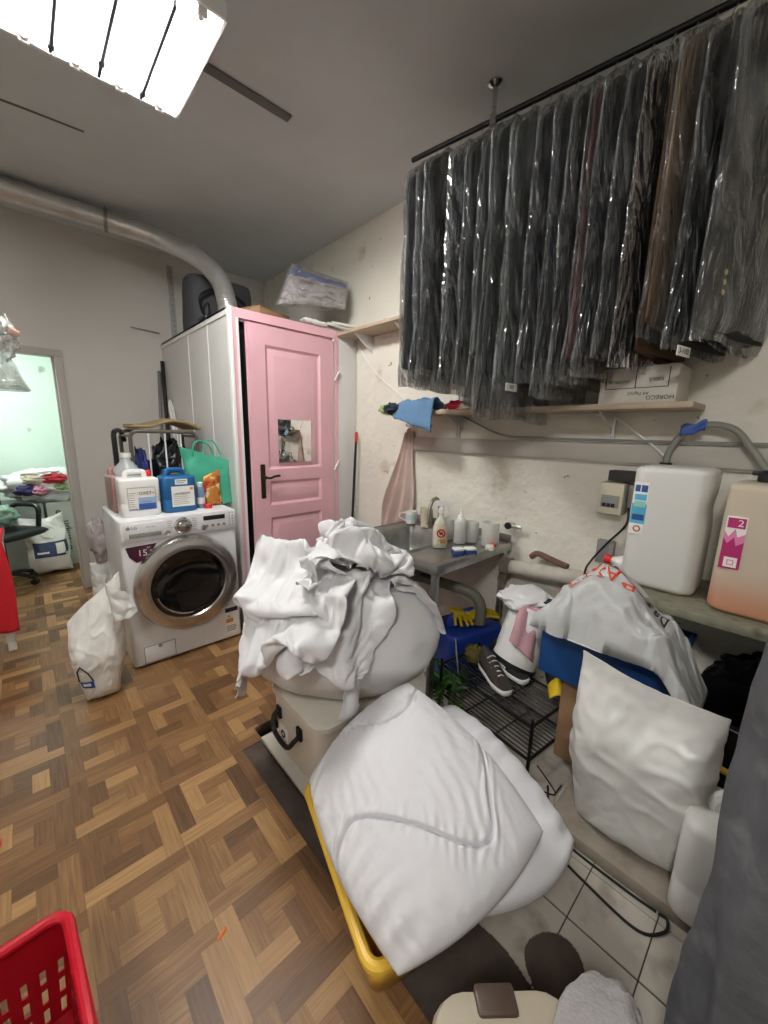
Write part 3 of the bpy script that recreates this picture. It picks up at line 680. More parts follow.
g = G(); g.puff(lambda s, t: qm(-.03+1.06*s, -.03+1.09*t), lambda s, t: ((4*s*(1-s))**.25*(4*t*(1-t))**.25*.068+.006*fb((s*9, t*9, 2)),)*2, 40, 26); g.build('plastic_cover', film('quilt_film', 'cdd2dc', .12, .45, stretch=(1, 1, 1)), Qt, ang=180)
# white slats and folded paper
rnd = random.Random(3)
for i, (x, y, z, l, a, b, lb) in enumerate(((1.80, 2.80, T+.005, .24, .10, .07, 'flat white paper parcel at the front edge of the closet top'), (1.93, 2.83, T+.032, .16, .75, .02, 'short white slat tilted on the heap of paper on the closet top'), (2.06, 2.80, T+.035, .32, .18, .018, 'long white slat lying across the heap on the closet top'), (2.00, 2.86, T+.004, .28, .12, .10, 'grey-white folded paper bundle beneath the slats on the closet top'), (2.09, 2.81, T+.066, .22, -.2, .02, 'thin white slat topmost on the paper heap beside the pine plank'))):
    tt = thing('slat' if 'slat' in lb else 'paper_bundle', lb, 'slat' if 'slat' in lb else 'paper', (x, y, z), a)
    g = G(); h = .02 if 'slat' in lb else .028
    if 'slat' in lb: g.box((0, 0, h/2), (l, b, h), .003)
    else: g.puff(lambda s, t: (-l/2+l*s, -b/2+b*t, h), lambda s, t: ((4*s*(1-s))**.3*(4*t*(1-t))**.3*h*(.8+.4*nz((s*5, t*5, i))),)*2, 16, 10)
    o = g.build('body', m_paper if i else m_white, tt, world=False, ang=60)
# plank shelf on the right wall beside the closet
P_ = thing('wall_shelf', 'bare pine plank shelf on the wall beside the closet top', 'shelf', (2.09, 2.30, 2.27))
g = G(); g.b2((1.98, 1.95, 2.265), (WX, 2.75, 2.287), .002); g.build('plank', m_wood, P_)
for y in (2.1, 2.55): g = G(); g.prism([(2.02, y, 2.265), (WX, y, 2.265), (WX, y, 2.14)], (0, .02, 0)); g.build('bracket', m_white, P_)
# duct
g = G(); 
dp = [(-1.2, 3.93, 3.04), (-.3, 3.92, 3.04), (.3, 3.90, 3.035), (.70, 3.86, 3.02), (.98, 3.74, 2.965), (1.19, 3.55, 2.84), (1.285, 3.36, 2.66), (1.285, 3.22, 2.46), (1.275, 3.18, 2.33)]
PP = interp(dp, 26); N_ = len(PP)
g.tube(PP, .082, 24, smooth=False, rf=lambda t: .071+.0024*math.sin(t*N_*1.9))
DU = thing('air_duct', 'corrugated aluminium duct running under the ceiling down to the closet top', 'duct', (0, 3.97, 2.95))
g.build('hose', m_alu, DU, ang=60)
for k in (22, 75):
    g = G(); p = PP[k]; d_ = (PP[k+1]-PP[k-1]).normalized(); g.cyl(p-d_*.012, p+d_*.012, .078, seg=24); g.cyl(p, (p.x, p.y, HZ), .004, seg=6); g.build('clamp', m_gray, DU)
# ================================================================ sink
sx0, sx1, sy0, sy1, sz = 1.45, 2.165, 1.165, 1.985, .85
S_ = thing('sink', 'stainless steel utility sink with bottles on its drainer', 'sink', ((sx0+sx1)/2, (sy0+sy1)/2, 0))
bx0, bx1, by0, by1, bd = 1.56, 2.03, 1.47, 1.90, .19
g = G()
def stop(x, y):  # top sheet height: basin, drainer slope
    inx = sstep(bx0-.02, bx0+.03, x)*(1-sstep(bx1-.03, bx1+.02, x)); iny = sstep(by0-.02, by0+.03, y)*(1-sstep(by1-.03, by1+.02, y))
    z = sz-bd*inx*iny
    if y < by0-.03 and sx0+.05 < x < sx1-.07 and y > sy0+.04:
        z -= .012*sstep(sy0+.04, sy0+.07, y)*sstep(sx0+.05, sx0+.08, x)
    return z
g.grid(lambda a, b: (sx0+(sx1-sx0)*a, sy0+(sy1-sy0)*b, stop(sx0+(sx1-sx0)*a, sy0+(sy1-sy0)*b)), 90, 90); o = g.build('basin', m_steel, S_, ang=180); mod(o, 'SOLIDIFY', thickness=.003, offset=-1)
g = G(); r = .012
for (x0, y0, x1, y1) in ((sx0-.003, sy0, sx0+.012, sy1), (sx0, sy0-.003, sx1, sy0+.012), (sx0, sy1-.012, sx1, sy1+.003)): g.b2((x0, y0, sz-.05), (x1, y1, sz+.006), .003)
g.b2((sx1-.012, sy0, sz-.05), (sx1, sy1, sz+.05), .003); g.build('rim', m_steel, S_)
g = G(); g.lathe([(0, 0), (.03, 0), (.034, .004), (0, .003)], (1.80, 1.68, sz-bd+.001), seg=20); g.build('drain', m_chrome, S_)
for x in (sx0+.025, sx1-.03):
    for y in (sy0+.03, sy1-.03): g = G(); g.b2((x-.016, y-.016, 0), (x+.016, y+.016, sz-.05), .003); g.build('leg', m_steel, S_)
g = G(); g.tube([(2.11, 1.70, sz), (2.11, 1.70, sz+.14), (2.09, 1.70, sz+.20), (2.03, 1.69, sz+.215), (1.98, 1.68, sz+.16), (1.955, 1.675, sz+.05)], .013, 12); g.lathe([(.022, 0), (.022, .02), (.015, .03)], (2.11, 1.70, sz), seg=16); fa = g.build('faucet', mat('hose_metal', '8f8b7c', .4, metal=.6), S_)
g = G(); g.lathe([(0, 0), (.024, .003), (.03, .02), (.026, .045), (0, .05)], (2.02, 1.625, sz+.045), (-.5, -.8, .3), 16); g.build('knob', m_navy, fa)

m_mug = mat('white_ceramic', 'e4e2da', .25)
m_mint = mat('pale_print', 'b8cfd2', .5)
t = thing('mug', 'white mug with a faded print at the corner of the sink beside the towel', 'mug', (2.05, 1.915, sz))
g = G(); g.lathe([(0, 0), (.036, 0), (.04, .005), (.042, .095), (.039, .095), (.037, .01), (0, .008)], (2.05, 1.915, sz), seg=28); g.build('body', m_mug, t)
g = G(); g.tube([(2.02, 1.945, sz+.08), (1.995, 1.97, sz+.075), (1.99, 1.975, sz+.045), (2.022, 1.945, sz+.02)], .006, 8); g.build('handle', m_mug, t)
g = G(); g.lathe([(.0412, .03), (.0416, .03), (.0422, .07), (.0418, .07)], (2.05, 1.915, sz), seg=28); g.build('print', m_mint, t)
bottle('cup', 'cream plastic cup under the faucet behind the sink basin', (2.065, 1.78, sz), [(0, 0), (.04, 0), (.046, .13), (.049, .135), (.045, .135), (.038, .01), (0, .008)], mat('cream_plastic', 'd9d2b8', .4), cat='cup')
def spray(loc, label):
    t = thing('spray_bottle', label, 'bottle', loc, -.75)
    g = G(); 
    def rg(z, a, b): return [(a*math.cos(q), b*math.sin(q), z) for q in (2*PI*i/20 for i in range(20))]
    g.loft([rg(0, .04, .026), rg(.01, .045, .03), rg(.12, .045, .03), rg(.16, .034, .026), rg(.185, .016, .016), rg(.215, .014, .014)]); g.build('body', mat('spray_plastic', 'd8d6c4', .35, alpha=.85), t, world=False, ang=60)
    g = G(); g.lathe([(.018, .21), (.018, .235), (.012, .24), (.012, .255)], seg=16); g.prism([(-.03, -.011, .25), (.055, -.011, .252), (.06, -.011, .268), (.03, -.011, .285), (-.028, -.011, .28)], (0, .022, 0)); g.build('spray_head', m_white, t, world=False)
    g = G(); g.prism([(.028, -.005, .252), (.042, -.005, .252), (.05, -.005, .215), (.062, -.005, .20), (.054, -.005, .197), (.038, -.005, .22)], (0, .01, 0)); g.build('trigger', m_white, t, world=False)
    g = G(); N_ = Matrix
    def cl(s, tt): a = -PI/2+(s-.5)*1.9; return (.0458*math.cos(a), .0308*math.sin(a)-.0004, .025+.11*tt)
    g.m(0).grid(cl, 10, 4)
    g.m(1).lathe([(.026, 0), (.026, .001), (.018, .001), (.018, 0)], (0, -.0312, .092), (0, -1, 0), 24); g.box((0, -.032, .092), (.044, .001, .007), 0, Euler((0, .75, 0)))
    g.m(2).box((0, -.0316, .092), (.02, .001, .014), 0, Euler((0, -.3, 0)))
    g.m(3).box((.012, -.031, .045), (.03, .002, .026)); g.m(2).text('WC', (-.008, -.032, .05), (1, 0, 0), (0, 0, 1), .014)
    g.build('label', [mat('spray_label', 'd9d0b4', .5), m_red, m_ink, mat('label_amber', 'b5803c', .5)], t, world=False, smooth=False)
spray((1.755, 1.40, sz-.008), 'spray bottle with a red round sign on its label, on the sink drainer')
bottle('nozzle_bottle', 'white squeeze bottle with pointed nozzle behind the spray bottle on the sink', (1.93, 1.385, sz-.008), [(0, 0), (.034, 0), (.037, .006), (.037, .13), (.03, .15), (.018, .158)], m_cloudy, [(.02, .155), (.02, .17), (.008, .18), (.003, .215), (0, .215)], m_white, capname='nozzle')
def jar(loc, r, h, lb): bottle('plastic_jar', lb, loc, [(0, 0), (r*.92, 0), (r, .006), (r, h), (r*.94, h), (r*.93, .008), (0, .006)], m_cloudy, cat='jar')
jar((1.925, 1.49, sz), .05, .125, 'cloudy plastic jar between the spray bottle and the squeeze bottle')
jar((2.01, 1.355, sz-.008), .042, .13, 'cloudy plastic jar between the squeeze bottle and the widest jar')
jar((2.03, 1.235, sz-.008), .052, .145, 'widest cloudy plastic jar, behind the red cap on the sink drainer')
m_bris = mat('brush_blue', '24427e', .6)
t = thing('scrub_brush', 'blue and white scrubbing brush lying at the edge of the sink drainer', 'brush', (1.74, 1.215, sz-.008), -.55)
g = G()
for x in (-.036, .036): g.b2((x-.033, -.03, .0), (x+.033, .03, .032), .012)
g.build('bristles', m_bris, t, world=False); g = G()
for x in (-.036, .036): g.b2((x-.030, -.027, .030), (x+.030, .027, .046), .008)
g.b2((-.02, -.012, .032), (.02, .012, .042), .004); g.build('back', m_white, t, world=False)
g = G(); g.lathe([(.022, 0), (.022, .018), (.018, .02), (0, .02)], (1.985, 1.185, sz), seg=18); tag(g.build('stopper', m_redcap), 'red cap on the sink drainer in front of the widest jar', 'cap')
g = G(); g.lathe([(.024, 0), (.026, .02), (.02, .03), (0, .03)], (1.93, 1.17, sz-.002), seg=18); tag(g.build('soap_dish', m_mug, ), 'small white lump of soap beside the red cap on the sink drainer', 'soap')
# tap stub on the wall
t = thing('wall_valve', 'small metal valve on the wall at the drainer end of the sink', 'valve', (2.17, 1.16, .95))
g = G(); g.cyl((WX, 1.18, .96), (2.14, 1.18, .96), .012); g.cyl((2.15, 1.10, .96), (2.15, 1.22, .96), .010); g.build('body', m_alu, t)
g = G(); g.lathe([(0, 0), (.022, 0), (.022, .012), (0, .014)], (2.14, 1.18, .96), (-1, 0, 0), 10); g.build('knob', m_black, t)

# towel on a hook left of the board
m_towel = mat('dusty_pink_towel', 'c2aba2', .95, bump=.5, bs=120, var=.1, bdist=.004)
def tow(s, t):
    w_ = .05+.16*sstep(0, .8, t); y = 2.07+.13*t+(s-.5)*2*w_*.75; f = .028*math.sin(s*16+1.2*math.sin(t*4))*min(1, .3+t)
    return (WX-.045+f-.02*t, y, 1.545-.86*t-.02*abs(s-.5)*4*(1-t))
g = G(); g.grid(tow, 60, 50); t = g.build('towel', m_towel, ang=180); mod(t, 'SOLIDIFY', thickness=.012, offset=1); tag(t, 'dusty pink towel hanging on the wall beside the sink', 'towel')
g = G(); g.tube([(WX, 2.075, 1.56), (2.14, 2.075, 1.555), (2.13, 2.075, 1.575)], .005, 6); tag(g.build('wall_hook', m_chrome), 'small metal hook holding the pink towel', 'hook')
# broom stick
t = thing('broom', 'black broom stick with a red end cap against the wall beside the closet', 'broom', (2.11, 2.70, 0))
g = G(); g.cyl((2.09, 2.715, .09), (2.14, 2.69, 1.42), .011, seg=12); g.build('stick', m_black, t)
g = G(); g.lathe([(.013, 0), (.014, .07), (.009, .085), (0, .087)], (2.14, 2.69, 1.42), (.037, -.02, 1), 14); g.build('cap', m_redcap, t)
g = G(); g.b2((1.95, 2.69, 0), (2.19, 2.74, .10), .01); g.build('head', m_black, t)

# ---------------------------------------------------------------- pipes
m_pipe = mat('painted_pipe', 'b9b3a6', .6, var=.18, vs=14, bump=.2, bs=40)
m_pipeg = mat('olive_grey_pipe', '6b6a5e', .5, var=.15)
t = thing('water_pipe', 'thick whitish pipe running along the wall behind the blue crate', 'pipe', (2.13, .7, .7))
g = G(); g.tube([(2.13, 1.17, .705), (2.13, .9, .735), (2.13, .42, .785), (2.13, .1, .79), (2.13, -.6, .79)], .045, 16); g.build('pipe', m_pipe, t)
g = G(); g.cyl((2.13, 1.19, .703), (2.13, 1.13, .71), .054, seg=20); g.cyl((2.13, 1.16, .70), (2.15, 1.2, .60), .03); g.build('elbow', m_conc, t)
g = G(); g.tube([(1.66, 2.05, .62), (1.72, 1.65, .62), (1.80, 1.32, .61), (1.84, 1.20, .585), (1.855, 1.155, .52), (1.855, 1.155, .415)], .032, 14); tag(g.build('drain_pipe', m_pipeg), 'olive grey bent tube beneath the sink', 'pipe')
g = G(); g.b2((2.16, .60, .86), (WX, .68, .98), .004); tag(g.build('pipe_bracket', m_gray), 'grey metal clip on the wall above the whitish pipe', 'bracket')
g = G(); g.tube([(2.15, 1.02, .80), (2.14, .98, .83), (2.14, .92, .82), (2.13, .80, .80)], .018, 8); tag(g.build('pipe_stub', mat('rust_pipe', '6b4a44', .6, var=.3, vs=20)), 'rusty dark red pipe stub above the whitish pipe', 'pipe')

# ---------------------------------------------------------------- blue canister, gloves, plant
can('canister', 'large dark blue canister on the floor under the sink', (1.90, 1.28, 0), -.25, .40, .28, .42, m_navy, m_black, capoff=(.3, .1), cap_r=.03)
m_glove = mat('yellow_rubber', 'c9ac1e', .5, var=.1)
def glove(nm, loc, rz, lb):
    t = thing(nm, lb, 'glove', loc, rz, 'rubber gloves on the blue canister')
    g = G(); g.puff(lambda s, q: (-.02+.16*s, -.04+.08*q, .02+.012*math.sin(s*6)), lambda s, q: ((4*s*(1-s))**.3*(4*q*(1-q))**.4*.018,)*2, 18, 12); g.build('cuff', m_glove, t, world=False, ang=180)
    for i, (y, l, dz) in enumerate(((-.036, .07, .0), (-.014, .085, .012), (.010, .085, .004), (.032, .07, -.004))):
        g = G(); g.tube([(-.005, y, .02), (-.04, y*1.2, .028+dz), (-.02-l, y*1.5, .012)], .012, 8, rf=lambda q: .0125-.004*q); g.build('finger', m_glove, t, world=False, ang=180)
    g = G(); g.tube([(.05, -.03, .02), (.02, -.065, .03), (-.02, -.08, .014)], .012, 8, rf=lambda q: .0125-.004*q); g.build('thumb', m_glove, t, world=False, ang=180)
glove('rubber_glove', (1.82, 1.27, .405), .9, 'yellow rubber glove on the blue canister, fingers towards the laundry pile')
glove('rubber_glove', (1.95, 1.20, .405), 2.6, 'yellow rubber glove on the blue canister, lying beside the bent tube')
# fern
Pl = thing('fern', 'leafy green artificial fern on the floor in front of the blue canister', 'plant', (1.56, 1.13, 0))
rnd = random.Random(11)
m_lf2 = mat('dark_leaf', '2c4a20', .5, var=.3, vs=20)
for k in range(16):
    g = G(); a = rnd.uniform(0, 2*PI); l = rnd.uniform(.10, .18); b = (1.56+rnd.uniform(-.07, .07), 1.13+rnd.uniform(-.08, .08), 0.0)
    pts = [b, (b[0]+math.cos(a)*l*.3, b[1]+math.sin(a)*l*.3, .12+rnd.uniform(0, .06)), (b[0]+math.cos(a)*l, b[1]+math.sin(a)*l, .10+rnd.uniform(0, .1))]
    C = interp(pts, 7); g.tube(C, .0018, 4, smooth=False)
    for i in range(3, len(C)):
        p = C[i]; d = (C[i]-C[i-1]).normalized(); sd = d.cross(Vector((0, 0, 1))).normalized(); L_ = .036*(1-abs(i-8)/12)
        for sg in (-1, 1):
            tip = p+(sd*sg*.85+d*.6)*L_+Vector((0, 0, -.006)); m1 = p+(sd*sg*.3+d*.45)*L_+Vector((0, 0, .006)); m2 = p+(sd*sg*.55+d*.05)*L_
            g.bm.faces.new([g.bm.verts.new(q) for q in (p, m1, tip, m2)])
    g.build('frond', m_green if k % 2 else m_lf2, Pl, smooth=False)

# ---------------------------------------------------------------- black wire rack with shoes
m_wire = mat('black_wire', '131313', .45, metal=.3)
R_ = thing('shoe_rack', 'black wire shoe rack on the floor beside the blue box', 'rack', (1.66, .88, 0), -.12)
rw, rd = .30, .56   # local x depth, y length
for z, nm in ((.10, 'shelf'), (.27, 'shelf')):
    g = G()
    for x in (-rw/2, rw/2): g.cyl((x, -rd/2, z), (x, rd/2, z), .007, seg=8)
    for y in (-rd/2, rd/2): g.cyl((-rw/2, y, z), (rw/2, y, z), .007, seg=8)
    for i in range(1, 12): x = -rw/2+rw*i/12; g.cyl((x, -rd/2, z), (x, rd/2, z), .003, seg=6)
    for i in (1, 2): y = -rd/2+rd*i/3; g.cyl((-rw/2, y, z-.004), (rw/2, y, z-.004), .004, seg=6)
    g.build(nm, m_wire, R_, world=False)
for x in (-rw/2, rw/2):
    for y in (-rd/2, rd/2): g = G(); g.cyl((x, y, 0), (x, y, .30), .008, seg=8); g.build('leg', m_wire, R_, world=False)
def shoe(loc, rz, label, m_up, stripe, rx=0):
    t = thing('sneaker', label, 'shoe', loc, rz, 'sneakers on the shoe rack')
    N_ = 26
    def hw(u): return .034+.014*sstep(.35, .75, u)-.01*sstep(0, .05, .05-u)
    def outline(z0, k, ins): 
        P = []
        for i in range(N_): 
            a = 2*PI*i/N_; u = .5+.5*math.cos(a); x = -.135+.27*u; w_ = hw(u)*math.copysign(abs(math.sin(a))**.55, math.sin(a))*k
            P.append((x*(1-ins), w_, z0(u) if callable(z0) else z0))
        return P
    g = G(); g.loft([outline(0, .92, .02), outline(.006, 1, 0), outline(.026, 1.0, 0), outline(.028, .95, .02)]); g.build('sole', m_plw, t, world=False, ang=60)
    top = lambda u: .03+.065*sstep(.75, .25, u)+.03*sstep(1, .72, u)
    def tz(q): return lambda u: .026+(top(u)-.026)*q
    g = G(); g.loft([outline(.024, .97, .01), outline(tz(.45), .98, .02), outline(tz(.8), .80, .06), outline(tz(1.0), .48, .12)]); g.build('upper', m_up, t, world=False, ang=180)
    g = G()
    for i in range(5): x = .055-.022*i; zz = top((x+.135)/.27)+.003; g.tube([(x, -.024, zz-.012), (x+.004, 0, zz), (x, .024, zz-.012)], .0032, 6)
    g.build('laces', m_white, t, world=False)
    if stripe:
        g = G()
        for s in (-1, 1):
            for i in range(2): g.tube([(-.09, s*.034, .05+.012*i), (-.03, s*.042, .042+.01*i), (.03, s*.046, .04+.004*i)], .003, 6)
        g.build('stripe', m_white, t, world=False)
m_shoe = mat('brown_suede', '3b332c', .9, bump=.3, bs=90)
m_shoeb = mat('black_mesh', '1b1a1b', .8, bump=.2, bs=90)
shoe((1.625, .905, .28), -2.05, 'dark brown sneaker on the top wire shelf beside the fern', m_shoe, False)
shoe((1.755, .90, .28), -1.88, 'black sneaker with white stripes beside the dark brown sneaker', m_shoeb, True)
m_slip = mat('yellow_rubber_slipper', 'd8b51c', .5)
t = thing('slipper', 'black slipper with a yellow toe at the end of the shoe rack', 'shoe', (1.80, .665, .28), -2.6)
g = G(); g.puff(lambda s, q: (-.12+.24*s, -.04+.08*q, .012+.01*s), lambda s, q: ((4*s*(1-s))**.3*(4*q*(1-q))**.3*.012,)*2, 20, 10, N=(0, 0, 1)); g.build('sole', m_black, t, world=False, ang=180)
g = G(); g.grid(lambda s, q: (.02+.10*s, -.042+.084*q, .02+.05*math.sin(PI*q)*(1-.5*s*s)), 12, 12); o = g.build('toe', m_slip, t, world=False, ang=180); mod(o, 'SOLIDIFY', thickness=.005)
g = G(); g.puff(lambda s, q: (1.50+.12*s, 1.03+.10*s+.02*q, .29+.10*q+.02*s), lambda s, q: ((4*s*(1-s))**.2*(4*q*(1-q))**.2*.004,)*2, 12, 12); tag(g.build('plastic_sheet', m_gray, ang=180), 'grey folded plastic sheet standing on the rack in front of the blue canister', 'sheet')
g = G(); g.grid(blob((1.68, 1.06, .325), (.05, .05, .055), 8, .3, 3, 30, 20, .278), 30, 20, wrap=True); tag(g.build('cloth_rag', mat('mustard_rag', '5e5322', .9, bump=.4, bs=30), ang=180), 'crumpled mustard rag on the rack behind the sneakers', 'rag')

# ---------------------------------------------------------------- leaning white bucket with rags
Bk = thing('bucket', 'white plastic bucket leaning over the end of the shoe rack', 'bucket', (1.80, .90, .30), rot=(math.radians(8), math.radians(24), 0))
g = G(); g.lathe([(0, 0), (.105, 0), (.115, .01), (.13, .30), (.137, .30), (.137, .315), (.125, .315), (.108, .02), (0, .015)], seg=40); g.build('body', m_plw, Bk, world=False)
g = G(); g.lathe([(.1085, -.004), (.1185, .0), (.1195, .022), (.115, .022)], seg=40); g.build('base_ring', m_black, Bk, world=False)
def drape(cx, cy, z0, rx, ry, seed, drop=.0, amp=.03, nu=44, nv=44):
    def f(a, b):
        u, v = a*2-1, b*2-1; r = math.hypot(u, v); x, y = cx+rx*u, cy+ry*v
        return (x+amp*.7*nz((u*2.3, v*2.3, seed), 1), y+amp*.7*nz((u*2.3, v*2.3, seed+4), 1), z0-drop*r*r+amp*fb((u*2.2, v*2.2, seed), 1.0, seed, 3))
    return f
g = G(); g.grid(blob((1.925, .925, .63), (.14, .13, .05), 4, .32, 1.7, 64, 40), 64, 40, wrap=True); tag(g.build('cleaning_rag', m_whitelin, ang=180), 'crumpled white rag on top of the leaning bucket', 'rag')
m_pcl = mat('pink_cloth', 'c79aa0', .95, bump=.5, bs=110, bdist=.004)
def pc(s, t):
    a = -3.05+1.15*s; rr_ = .134+.006*math.sin(s*11); z = .335-.26*t*(.8+.25*s)
    p = Matrix.Rotation(math.radians(24), 4, 'Y') @ Vector((rr_*math.cos(a)*(1 if t > .06 else .9), rr_*math.sin(a)*(1 if t > .06 else .9), z))
    return (1.80+p.x-.012, .90+p.y, .30+p.z-.0)
g = G(); g.grid(pc, 30, 24); o = g.build('cleaning_cloth', m_pcl, ang=180); mod(o, 'SOLIDIFY', thickness=.008, offset=1); tag(o, 'pink cloth hanging over the side of the leaning bucket', 'cloth')

# ---------------------------------------------------------------- cardboard carton, blue crate, shopping bag
g = G(); t = thing('carton', 'brown cardboard carton standing under the blue crate', 'box', (1.80, .395, .05))
g.b2((1.655, .205, .05), (1.96, .585, .462), .003); g.build('body', m_card, t); g = G(); g.b2((1.653, .39, .051), (1.655, .396, .461)); g.b2((1.65, .2, .462), (1.965, .59, .467)); g.build('flap', m_card, t)
m_bbox = mat('blue_crate_plastic', '1d4781', .4, var=.06)
def hollow(g, x0, x1, y0, y1, z0, z1, w_, r=.0):
    g.b2((x0, y0, z0), (x1, y1, z0+w_)); g.b2((x0, y0, z0), (x0+w_, y1, z1)); g.b2((x1-w_, y0, z0), (x1, y1, z1)); g.b2((x0, y0, z0), (x1, y0+w_, z1)); g.b2((x0, y1-w_, z0), (x1, y1, z1))
t = thing('crate', 'solid blue plastic crate on the cardboard carton', 'crate', (1.78, .44, .467))
g = G(); hollow(g, 1.60, 1.99, .205, .675, .468, .70, .004); g.build('body', m_bbox, t, smooth=False)
g = G(); 
for a, b in (((1.588, .195), (1.606, .685)), ((1.984, .195), (2.0, .685)), ((1.588, .195), (2.0, .213)), ((1.588, .667), (2.0, .685))): g.b2((a[0], a[1], .675), (b[0], b[1], .702), .004)
g.build('rim', m_bbox, t)
m_bagw = mat('white_bag_film', 'c9cbca', .3, bump=.35, bs=16, alpha=.95, var=.06)
SB = thing('shopping_bag', 'stuffed white printed shopping bag on the blue crate', 'bag', (1.66, .42, .70))
def sbp(s, t, k):
    # s runs along the crate (far to near), t from front to back; k = 1 top, 0 underside
    sq = lambda v: math.copysign(abs(v)**.75, v)
    u, v = sq(2*s-1), sq(2*t-1)
    y = .395-.285*u; x = 1.645+.165*v*(1-.25*max(0, u)); r = min(1, math.hypot(2*s-1, 2*t-1)); e = math.sqrt(max(0, 1-max(abs(2*s-1), abs(2*t-1))**2.6))
    drop = .15*sstep(.5, 1, u); base = .742-drop-.02*(1-e)
    n = fb((s*4.1, t*3.2, 4), 1.1, 2, 5); cr = 1-min(1, abs(nz((s*3+t*1.3, t*4-s*2, 9), 1))*4)
    h = (.175*math.exp(-((u+.25)/.62)**2)+.055)*e
    if k: return V(x-.02*n, y, base+h+(.03*n+.03*cr)*e)
    return V(x, y, base-.018*e)
g = G(); nu_, nv_ = 110, 60
A_ = g.grid(lambda a, b: sbp(a, b, 1), nu_, nv_); B_ = g.grid(lambda a, b: sbp(a, b, 0), nu_, nv_)
bmesh.ops.remove_doubles(g.bm, verts=[v for X in (A_, B_) for i in range(nu_+1) for j in range(nv_+1) if i in (0, nu_) or j in (0, nv_) for v in [X[i][j]]], dist=.004)
g.build('body', m_bagw, SB, ang=180)
m_redp = mat('red_print', 'd2492e', .6)
g = G()
for tx, s, t, sz_, mi, ro in (('PAS CHER', .34, .40, .05, 0, .12), ('AVION', .40, .54, .055, 0, .1), ('SACS', .52, .56, .045, 1, -.1), ('pas', .64, .52, .055, 1, -.15)):
    g2 = G(); g2.m(mi).text(tx, (0, 0, 0), (1, 0, 0), (0, 1, 0), sz_, .0006); cr, sr = math.cos(ro), math.sin(ro)
    bmesh.ops.subdivide_edges(g2.bm, edges=g2.bm.edges[:], cuts=1)
    def on(p):
        x, y = p.x*cr-p.y*sr, p.x*sr+p.y*cr
        return sbp(min(.98, max(.02, s-x/.55)), min(.98, max(.02, t-y/.31)), 1)+V(-.0015, 0, .0035+p.z)
    g2.warp(on); me = bpy.data.meshes.new('t'); g2.bm.to_mesh(me); g2.bm.free(); g.bm.from_mesh(me); bpy.data.meshes.remove(me)
g.m(1)
for i in range(5): g.box(sbp(.10, .2+.035*i, 1)+V(-.004, 0, .002), (.006, .03, .006))
g.build('print', [m_redp, m_ink], SB, smooth=False)

# ---------------------------------------------------------------- counter with jerrycans
m_stone = mat('mottled_stone', '7b7a68', .5, var=.35, vs=13, bump=.1, bs=40, spot=('4c4d42', 16, .52, .66))
t = thing('counter', 'mottled grey-green stone counter carrying the two big jerrycans', 'counter', (1.96, -.3, .85))
g = G(); g.b2((1.735, -1.3, .845), (WX-.003, .425, .885), .008); g.build('top', m_stone, t)
for y in (-.95, -.5): g = G(); g.b2((1.80, y, .05), (1.86, y+.06, .846)); g.build('leg', m_blackm, t)
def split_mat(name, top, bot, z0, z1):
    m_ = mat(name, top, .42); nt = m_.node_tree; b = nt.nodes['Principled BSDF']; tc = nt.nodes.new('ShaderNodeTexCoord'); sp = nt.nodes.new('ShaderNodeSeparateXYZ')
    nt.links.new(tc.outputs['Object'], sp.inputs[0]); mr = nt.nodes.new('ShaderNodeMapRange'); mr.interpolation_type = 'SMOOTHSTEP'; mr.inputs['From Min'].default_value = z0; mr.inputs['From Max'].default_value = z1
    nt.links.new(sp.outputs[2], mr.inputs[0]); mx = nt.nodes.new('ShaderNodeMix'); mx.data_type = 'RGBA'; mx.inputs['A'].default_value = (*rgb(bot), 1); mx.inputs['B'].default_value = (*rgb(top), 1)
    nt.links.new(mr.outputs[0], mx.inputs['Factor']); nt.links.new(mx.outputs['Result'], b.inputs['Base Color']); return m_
def big_can(label, loc, rz, w, d, h, mb, lab, cap_off):
    t = thing('jerrycan', label, 'jerrycan', loc, rz)
    def ring(z, k, r):
        P = []
        for q in range(4):
            cx_, cy_ = (w/2*k-r)*(1 if q in (0, 3) else -1), (d/2*k-r)*(1 if q < 2 else -1)
            for i in range(7): a = PI/2*q+PI/2*i/6; P.append((cx_+r*math.cos(a), cy_+r*math.sin(a), z))
        return P
    prof = [(0, .80)]+[(.045*h*(1-math.cos(a)), .80+.20*math.sin(a)) for a in (PI/2*i/5 for i in range(1, 6))]+[(h*.5, 1.0)]+[(h*.93+.045*h*math.sin(a), .80+.20*math.cos(a)) for a in (PI/2*i/6 for i in range(0, 7))]
    g = G(); g.loft([ring(z, k, .05*k) for z, k in prof])
    # shallow front panel and thumb notch at the right edge
    def wf(p):
        x, y, z = p; dn = .009*math.exp(-((z-h*.68)/.045)**2)*sstep(w*.38, w*.5, x); return (x-dn, y, z)
    g.warp(wf); bmesh.ops.subdivide_edges(g.bm, edges=[e for e in g.bm.edges if abs(e.verts[0].co.z-e.verts[1].co.z) > .1], cuts=14); g.warp(wf)
    g.build('body', mb, t, world=False, ang=60)
    if cap_off:
        g = G(); g.lathe([(.03, h*.965), (.034, h*.985), (.034, h+.02), (.02, h+.03), (0, h+.03)], cap_off, seg=14); g.b2((cap_off[0]-.05, cap_off[1]-.012, h+.01), (cap_off[0]+.05, cap_off[1]+.012, h+.026), .005); g.build('cap', m_black, t, world=False)
    g = G(); ms = lab(g, w, d, h); g.build('label', ms, t, world=False, smooth=False); return t
m_cy = mat('label_cyan', '4fa8cc', .5); m_cy2 = mat('label_pale_cyan', '8ec9bd', .5); m_cyd = mat('label_navy', '23518c', .5)
